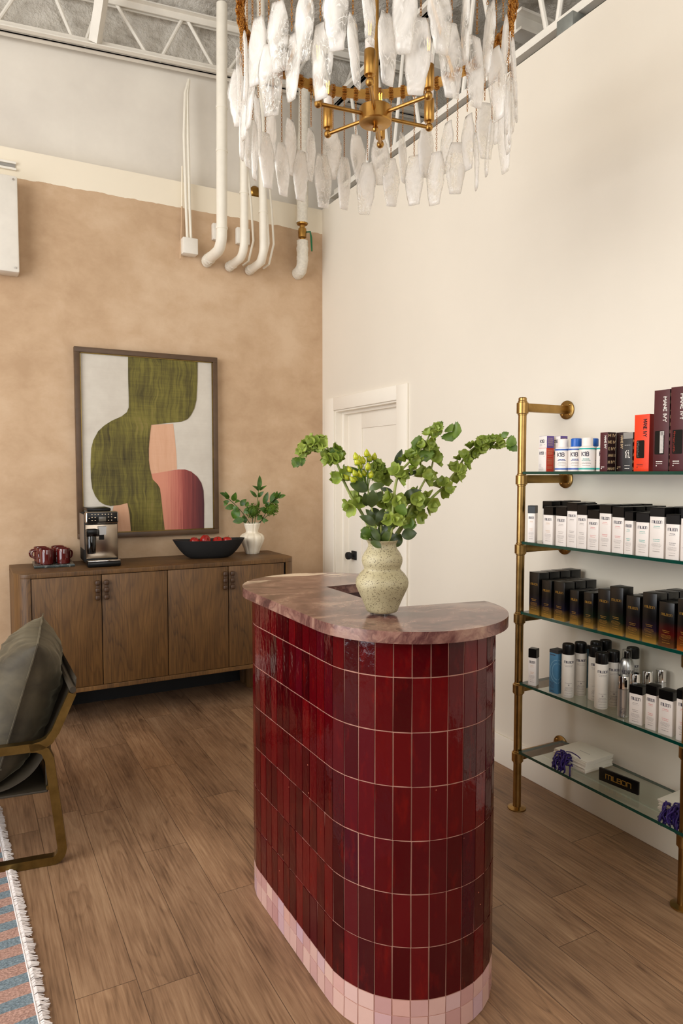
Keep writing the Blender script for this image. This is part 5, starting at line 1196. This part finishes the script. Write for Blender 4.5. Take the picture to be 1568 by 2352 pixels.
bottle('white teal-banded bottle with white cap, front middle of the bottles', (2.264, 2.063), 'teal', 'white_card')
bottle('white bottle with blue cap, half hidden behind the teal-banded bottle', (2.338, 2.100), 'blue_print', 'blue')
bottle('white teal-banded bottle half hidden beside the maroon box', (2.300, 2.004), 'teal', 'white_card')
def brush_box(label, fl, w, d, h, body, ink, side, window=None, dark=None, pat=False, vtext=True, group='brush boxes on the top shelf', rz=-90, bristle='black'):
    t = carton(label, fl, w, h, d, None, rz, body=body, zc=Z1, group=group, prt=False, name='brush_box')
    y = -d/2-.0008
    if side:
        g = G(); g.box2((w/2-.0002, -d/2+.0005, 0), (w/2+.0005, d/2, h)); obj('side_panel', g, M[side], t)
    if vtext:
        g = G(); L = h*.30 if h > .2 else h*.32; lh = w*.20 if h > .2 else w*.24
        T = Matrix.Translation((w*.22, 0, h*.96-L/2-(h*.05))) @ Matrix.Rotation(PI/2, 4, 'Y')
        letters(g, 'MANE IVY', 0, -lh/2, lh, lh*.2, w=L, y=y, T=T); obj('lettering', g, M[ink], t)
        g = G(); rnd = random.Random(int(h*999))
        dashes(g, -w*.08, h*.115, w*.42, h*.010, 0, y, rnd=rnd); dashes(g, -w*.08, h*.092, w*.40, h*.006, 0, y, rnd=rnd); dashes(g, -w*.26, h*.062, .004, .004, 0, y, rnd=rnd); obj('fine_print', g, M[ink], t)
    if window:
        x0, x1, z0, z1 = window; g = G(); P = []
        rr = .004
        for cx_, cz_, a0 in ((x1-rr, z1-rr, 0), (x0+rr, z1-rr, PI/2), (x0+rr, z0+rr, PI), (x1-rr, z0+rr, 3*PI/2)): P += [(cx_+rr*math.cos(a0+PI/2*q/4), cz_+rr*math.sin(a0+PI/2*q/4)) for q in range(5)]
        n = len(P); g.add([(x, y+.0004, z) for x, z in P], [tuple(range(n))]); wn = obj('window_cutout', g, M['black'], t)
        g = G(); rnd = random.Random(int(x1*9999)); xm = (x0+x1)/2
        for q in range(46):
            z = z0+.004+(z1-z0-.008)*q/45
            a_ = x0+.002+rnd.uniform(0, .002); b_ = x1-.002-rnd.uniform(0, .002)
            if bristle == 'white':
                a_ = xm+(x1-x0)*.05; g.box2((a_, y-.0004, z), (b_, y, z+.0011))
            elif q % 2 == 0: g.box2((a_+rnd.uniform(0, .004), y-.0003, z), (a_+rnd.uniform(.004, .010), y, z+.0007))
        if bristle == 'white': g.box2((xm+(x1-x0)*.1, y-.0004, z1-.016), (x1-.0015, y, z1-.002))
        obj('brush_bristles', g, M[{'white': 'ink_white', 'black': 'ink_gray', 'red': 'red'}[bristle]], wn); 
    if pat:
        g = G(); TT = Matrix.Rotation(PI/2, 4, 'Z'); z = .006; k = 0
        wd = ['MANE', 'M IVY', 'ANE I', 'E IVY', 'NE IV', 'M IV']
        while z < h-.014: letters(g, wd[k % 6], 0, z, .010, .0021, w=d*.82, y=-w/2-.0012, T=TT); z += .0265; k += 1
        obj('side_lettering', g, M['ink_cream'], t)
    return t
brush_box('slim maroon box with white lettering, left of the patterned sides', (2.256, 1.990), .037, .047, .156, 'maroon', 'ink_white', 'maroon_dark', pat=True)
brush_box('slim maroon box half hidden behind the first slim maroon box', (2.315, 1.962), .040, .047, .156, 'maroon_dark', 'ink_cream', 'maroon_dark', pat=True)
t_ = brush_box('pale gray box standing behind the charcoal box on the top shelf', (2.300, 1.915), .046, .045, .153, 'gray_card', 'ink', 'maroon_dark', vtext=False)
t_ = brush_box('slim charcoal box with white stacked word, left of orange box', (2.250, 1.874), .044, .045, .126, 'charcoal', 'ink_white', 'maroon_dark', vtext=False, pat=True)
g = G(); y_ = -.0225-.0008; letters(g, 'ni', -.001, .066, .013, .0042, w=.014, y=y_); letters(g, 'ne', .002, .054, .013, .0040, w=.017, y=y_); obj('lettering', g, M['ink_white'], t_)
g = G(); 
for z, w in ((.100, .026), (.022, .024), (.010, .022)): dashes(g, 0, z, w, .0016, 0, y_)
obj('fine_print', g, M['ink_white'], t_)
brush_box('bright orange-red brush box with dark window on the top shelf', (2.252, 1.824), .066, .048, .214, 'orange', 'maroon', 'orange_dark', (-.022, .013, .050+.0, .117), bristle='black')
brush_box('tall maroon brush box, white bristles in its window', (2.242, 1.732), .064, .054, .296, 'maroon', 'ink_white', 'maroon_dark', (-.026, .014, .062, .148), pat=True, bristle='white')
brush_box('tall maroon brush box cut by the right edge of the picture', (2.238, 1.660), .064, .054, .300, 'maroon', 'ink_white', 'maroon_dark', (-.022, .018, .062, .148), pat=False, bristle='red')

# fourth shelf
Z4 = SH[4]
carton('white and pink carton with black lid alone beside the brass post', (2.212, 2.330), .036, .167, .034, .126, -66, sub='ink_orange', zc=Z4, logo='mILBOn', seed=70)
def blue_box(label, fl, rz):
    t = carton(label, fl, .045, .190, .050, .176, rz, body='blue_card', lid='charcoal', sub='ink', small='ink', zc=Z4, name='blue_carton', prt=False)
    d = .050; w = .045; g = G(); rnd = random.Random(5)
    def arc(R, wd, T, cx, y, a0, a1):
        n = 26
        for q in range(n):
            a, b = a0+(a1-a0)*q/n, a0+(a1-a0)*(q+1)/n
            P = [(cx+(R+s*wd/2)*math.cos(x), y, .098+(R*1.35+s*wd/2)*math.sin(x)) for x, s in ((a, -1), (b, -1), (b, 1), (a, 1))]
            g.add(P, [(0, 1, 2, 3)], 0, T)
    for R in (.026, .037):
        arc(R, .0035, None, w/2-.002, -d/2-.0008, PI*.5, PI*1.5)
        arc(R, .0035, Matrix.Rotation(PI/2, 4, 'Z'), -d/2+.002, -w/2-.0008, -PI*.5, PI*.5)
    obj('spiral_emblem', g, M['blue_pale'], t)
    g = G(); dashes(g, -.005, .166, .03, .0035, 0, -d/2-.0008, rnd=rnd); z = .046
    for wl in (.026, .022, .024, .02, .024): dashes(g, -.006, z, wl, .0012, 0, -d/2-.0008, rnd=rnd); z -= .0055
    dashes(g, -.006, .008, .02, .002, 0, -d/2-.0008, rnd=rnd); obj('fine_print', g, M['ink'], t)
blue_box('blue carton with pale spiral emblem, left of the spray cans', (2.222, 2.212), -86)
blue_box('blue carton standing in the shade behind the second spray can', (2.375, 2.212), -86)
def spray(label, x, y, logo='mILBOn', rz=-38):
    t = thing('spray_can', label, 'spray can', (x, y, Z4), math.radians(rz), 'white spray cans on the fourth shelf'); r = .0265
    g = G(); g.lathe([(0, 0), (r-.002, 0), (r, .003), (r, .180), (r-.001, .184), (0, .184)], 36); obj('can_body', g, M['can'], t)
    g = G(); g.lathe([(r-.0012, .1845), (r-.0012, .222), (r-.003, .2275), (r-.006, .2285), (r-.009, .2270), (0, .2265)], 36); obj('can_cap', g, M['black'], t)
    def wrap(fn):
        b = G(); fn(b)
        for v in b.bm.verts:
            a = v.co.x/r; rr = r+.0006+(.0003 if v.co.y < -.0008 else 0); v.co = Vector((rr*math.sin(a), -rr*math.cos(a), v.co.z))
        return b
    obj('lettering', wrap(lambda b: letters(b, logo, 0, .150, .0085, .0014, w=.040, y=-.001)), M['ink'], t)
    rnd = random.Random(int(y*999))
    def pr(b):
        for z, w in ((.140, .036), (.135, .030), (.063, .03), (.045, .026), (.040, .034), (.035, .030), (.030, .034), (.020, .026), (.008, .034)): dashes(b, 0, z, w, .0012, 0, -.001, rnd=rnd)
        b.box2((-.003, -.001, .052), (.003, 0, .058))
    obj('fine_print', wrap(pr), M['ink_gray'], t)
for x, y, lab in ((2.247, 2.129, 'white black-capped spray can beside the blue carton'), (2.312, 2.122, 'white black-capped spray can just behind the one beside blue carton'), (2.315, 2.045, 'white black-capped spray can behind the frontmost can'), (2.256, 1.958, 'frontmost white black-capped spray can on the fourth shelf'), (2.320, 1.956, 'white black-capped spray can between frontmost can and silver can'), (2.383, 2.100, 'white black-capped spray can at the back, left of two'), (2.438, 2.098, 'white black-capped spray can at the back, right of two'), (2.436, 1.955, 'white black-capped spray can behind the silver can')):
    spray(lab, x, y)
t = thing('silver_spray_can', 'silver aerosol can with clear dome cap on the fourth shelf', 'spray can', (2.338, 1.905, Z4), math.radians(-40)); r = .030
g = G(); g.lathe([(0, 0), (r, 0), (r, .165), (r-.002, .182), (r-.007, .197), (r-.012, .205), (.016, .207), (0, .207)], 36); obj('can_body', g, M['silver'], t)
g = G(); g.lathe([(.0185, .2072), (.0185, .238), (.017, .241), (0, .2415)], 28, cap=False); obj('clear_cap', g, M['clear'], t)
g = G(); g.lathe([(0, .2072), (.010, .2074), (.010, .232), (0, .233)], 20); obj('nozzle', g, M['black'], t)
b = G(); letters(b, 'KENRA', 0, .150, .013, .0012, w=.046, y=-.001)
for v in b.bm.verts: a = v.co.x/r; rr = r+.0007; v.co = Vector((rr*math.sin(a), -rr*math.cos(a), v.co.z))
obj('lettering', b, M['ink'], t)
b = G(); dashes(b, 0, .138, .02, .0015, 0, -.001); dashes(b, 0, .133, .018, .0015, 0, -.001)
for v in b.bm.verts: a = v.co.x/r; rr = r+.0007; v.co = Vector((rr*math.sin(a), -rr*math.cos(a), v.co.z))
obj('fine_print', b, M['ink_gray'], t)
for x, y, lab in ((2.246, 1.843, 'silver bottle with mirror cap standing in front of silver can'), (2.313, 1.845, 'silver bottle with mirror cap behind the first of the pink-printed cartons'), (2.386, 1.843, 'silver bottle with mirror cap, second from right at back'), (2.452, 1.832, 'silver bottle with mirror cap farthest right against the wall')):
    q = thing('silver_bottle', lab, 'bottle', (x, y, Z4), math.radians(-40), 'mirror-capped silver bottles'); r = .021
    g = G(); g.lathe([(0, 0), (r-.003, 0), (r, .004), (r, .113), (0, .114)], 32); obj('bottle_body', g, M['silver'], q)
    g = G(); g.lathe([(r-.0008, .1145), (r-.0008, .159), (r-.002, .163), (0, .163)], 32); obj('mirror_cap', g, M['chrome'], q)
    b = G()
    for z, w in ((.040, .016), (.034, .012), (.028, .018), (.024, .02), (.020, .018), (.016, .018), (.008, .02)): dashes(b, -.004, z, w, .0014, 0, -.001)
    for v in b.bm.verts: a = v.co.x/r; rr = r+.0006; v.co = Vector((rr*math.sin(a), -rr*math.cos(a), v.co.z))
    obj('fine_print', b, M['ink'], q)
for i, (x, y, w, h, cap, rz, sub, lab) in enumerate(((2.216, 1.790, .050, .148, .116, -77, 'ink_gray', 'shorter white carton with black lid and gray print, fourth shelf'), (2.220, 1.720, .040, .167, .131, -83, 'ink_pink', 'slim white carton with black lid and pink print, fourth shelf'), (2.220, 1.664, .052, .164, .130, -83, 'ink_pink', 'wide white carton with black lid and pink print, fourth shelf'), (2.220, 1.592, .052, .184, .150, -82, 'ink_pink', 'tallest white carton on the fourth shelf, cut by right picture edge'))):
    carton(lab, (x, y), w, h, .042 if i != 1 else .036, cap, rz, sub=sub, zc=Z4, logo='mILBOn', seed=80+i, lh=.0105)

# bottom shelf: booklets with purple ribbons, small black sign
Z5 = SH[5]
def ribbon(g, p0, rnd, L, drop, toward):
    p = Vector(p0); d = Vector(toward).normalized(); pts = [p]; z = p.z
    steps = 7
    for k in range(1, steps+1):
        f = k/steps; q = p+d*(L*min(1, f*1.3))+Vector((0, 0, .012*math.sin(PI*min(1, f*1.4))-drop*max(0, f-.35)**1.4*2.0))+Vector((rnd.uniform(-.006, .006), rnd.uniform(-.008, .008), rnd.uniform(-.004, .004)))
        pts.append(q)
    g.tube(smooth(pts, 3), .0033, 6)
def stack(nm, cx, cy, n, w, d, rz, where, seed, hang):
    rnd = random.Random(seed); z = Z5
    for k in range(n):
        th = .0046; pos = ('bottom' if k == 0 else 'top' if k == n-1 else None)
        lab = 'topmost white booklet of the %s, cord across its cover' % where if k == n-1 else 'bottom white booklet of the %s' % where if k == 0 else '%s white booklet from bottom in %s' % (ORD[k], where)
        q = thing('booklet', lab, 'booklet', (cx+rnd.uniform(-.003, .003), cy+rnd.uniform(-.004, .004), z), rz+rnd.uniform(-.03, .03), 'white booklets in the '+where)
        g = G(); g.box2((-d/2, -w/2, 0), (d/2, w/2, th-.0006), bev=.0004); obj('pages', g, M['paper'], q)
        if k == n-1:
            g = G(); 
            for j in range(7): g.box2((-.01, .012-.011*j*.7-.004, th-.0006), (-.004, .012-.011*j*.7, th-.0003))
            obj('cover_print', g, M['ink_gray'], q)
        g = G()
        for j in range(3):
            y0 = rnd.uniform(-.02, .05)*hang; ribbon(g, (-d/2+.001, y0, .0022), rnd, rnd.uniform(.03, .062), rnd.uniform(.01, .03)+k*.0028, (-1, rnd.uniform(-.5, .5), 0))
        if k == n-1: g.tube(smooth([(-d/2+.012, .035, th), (-d/2+.02, .01, th+.003), (-d/2+.014, -.03, th+.001), (-d/2+.004, -.05, th)], 4), .0022, 6)
        obj('ribbon', g, M['ribbon'], q)
        z += th
stack('a', 2.368, 2.150, 11, .180, .168, .02, 'pile left of the black sign', 21, 1)
stack('b', 2.362, 1.610, 11, .180, .168, .05, 'pile at the shelf right end', 22, 1.2)
s_ = thing('name_sign', 'small black block sign with gold lettering on the bottom shelf', 'sign', (2.302, 1.9045, Z5), math.radians(-83))
g = G(); g.box2((-.088, 0, 0), (.088, .011, .052), bev=.0008); obj('sign_block', g, M['black'], s_)
g = G(); letters(g, 'mILBOn', .0, .017, .018, .0026, w=.112, y=-.0008); obj('lettering', g, M['gold_ink'], s_)
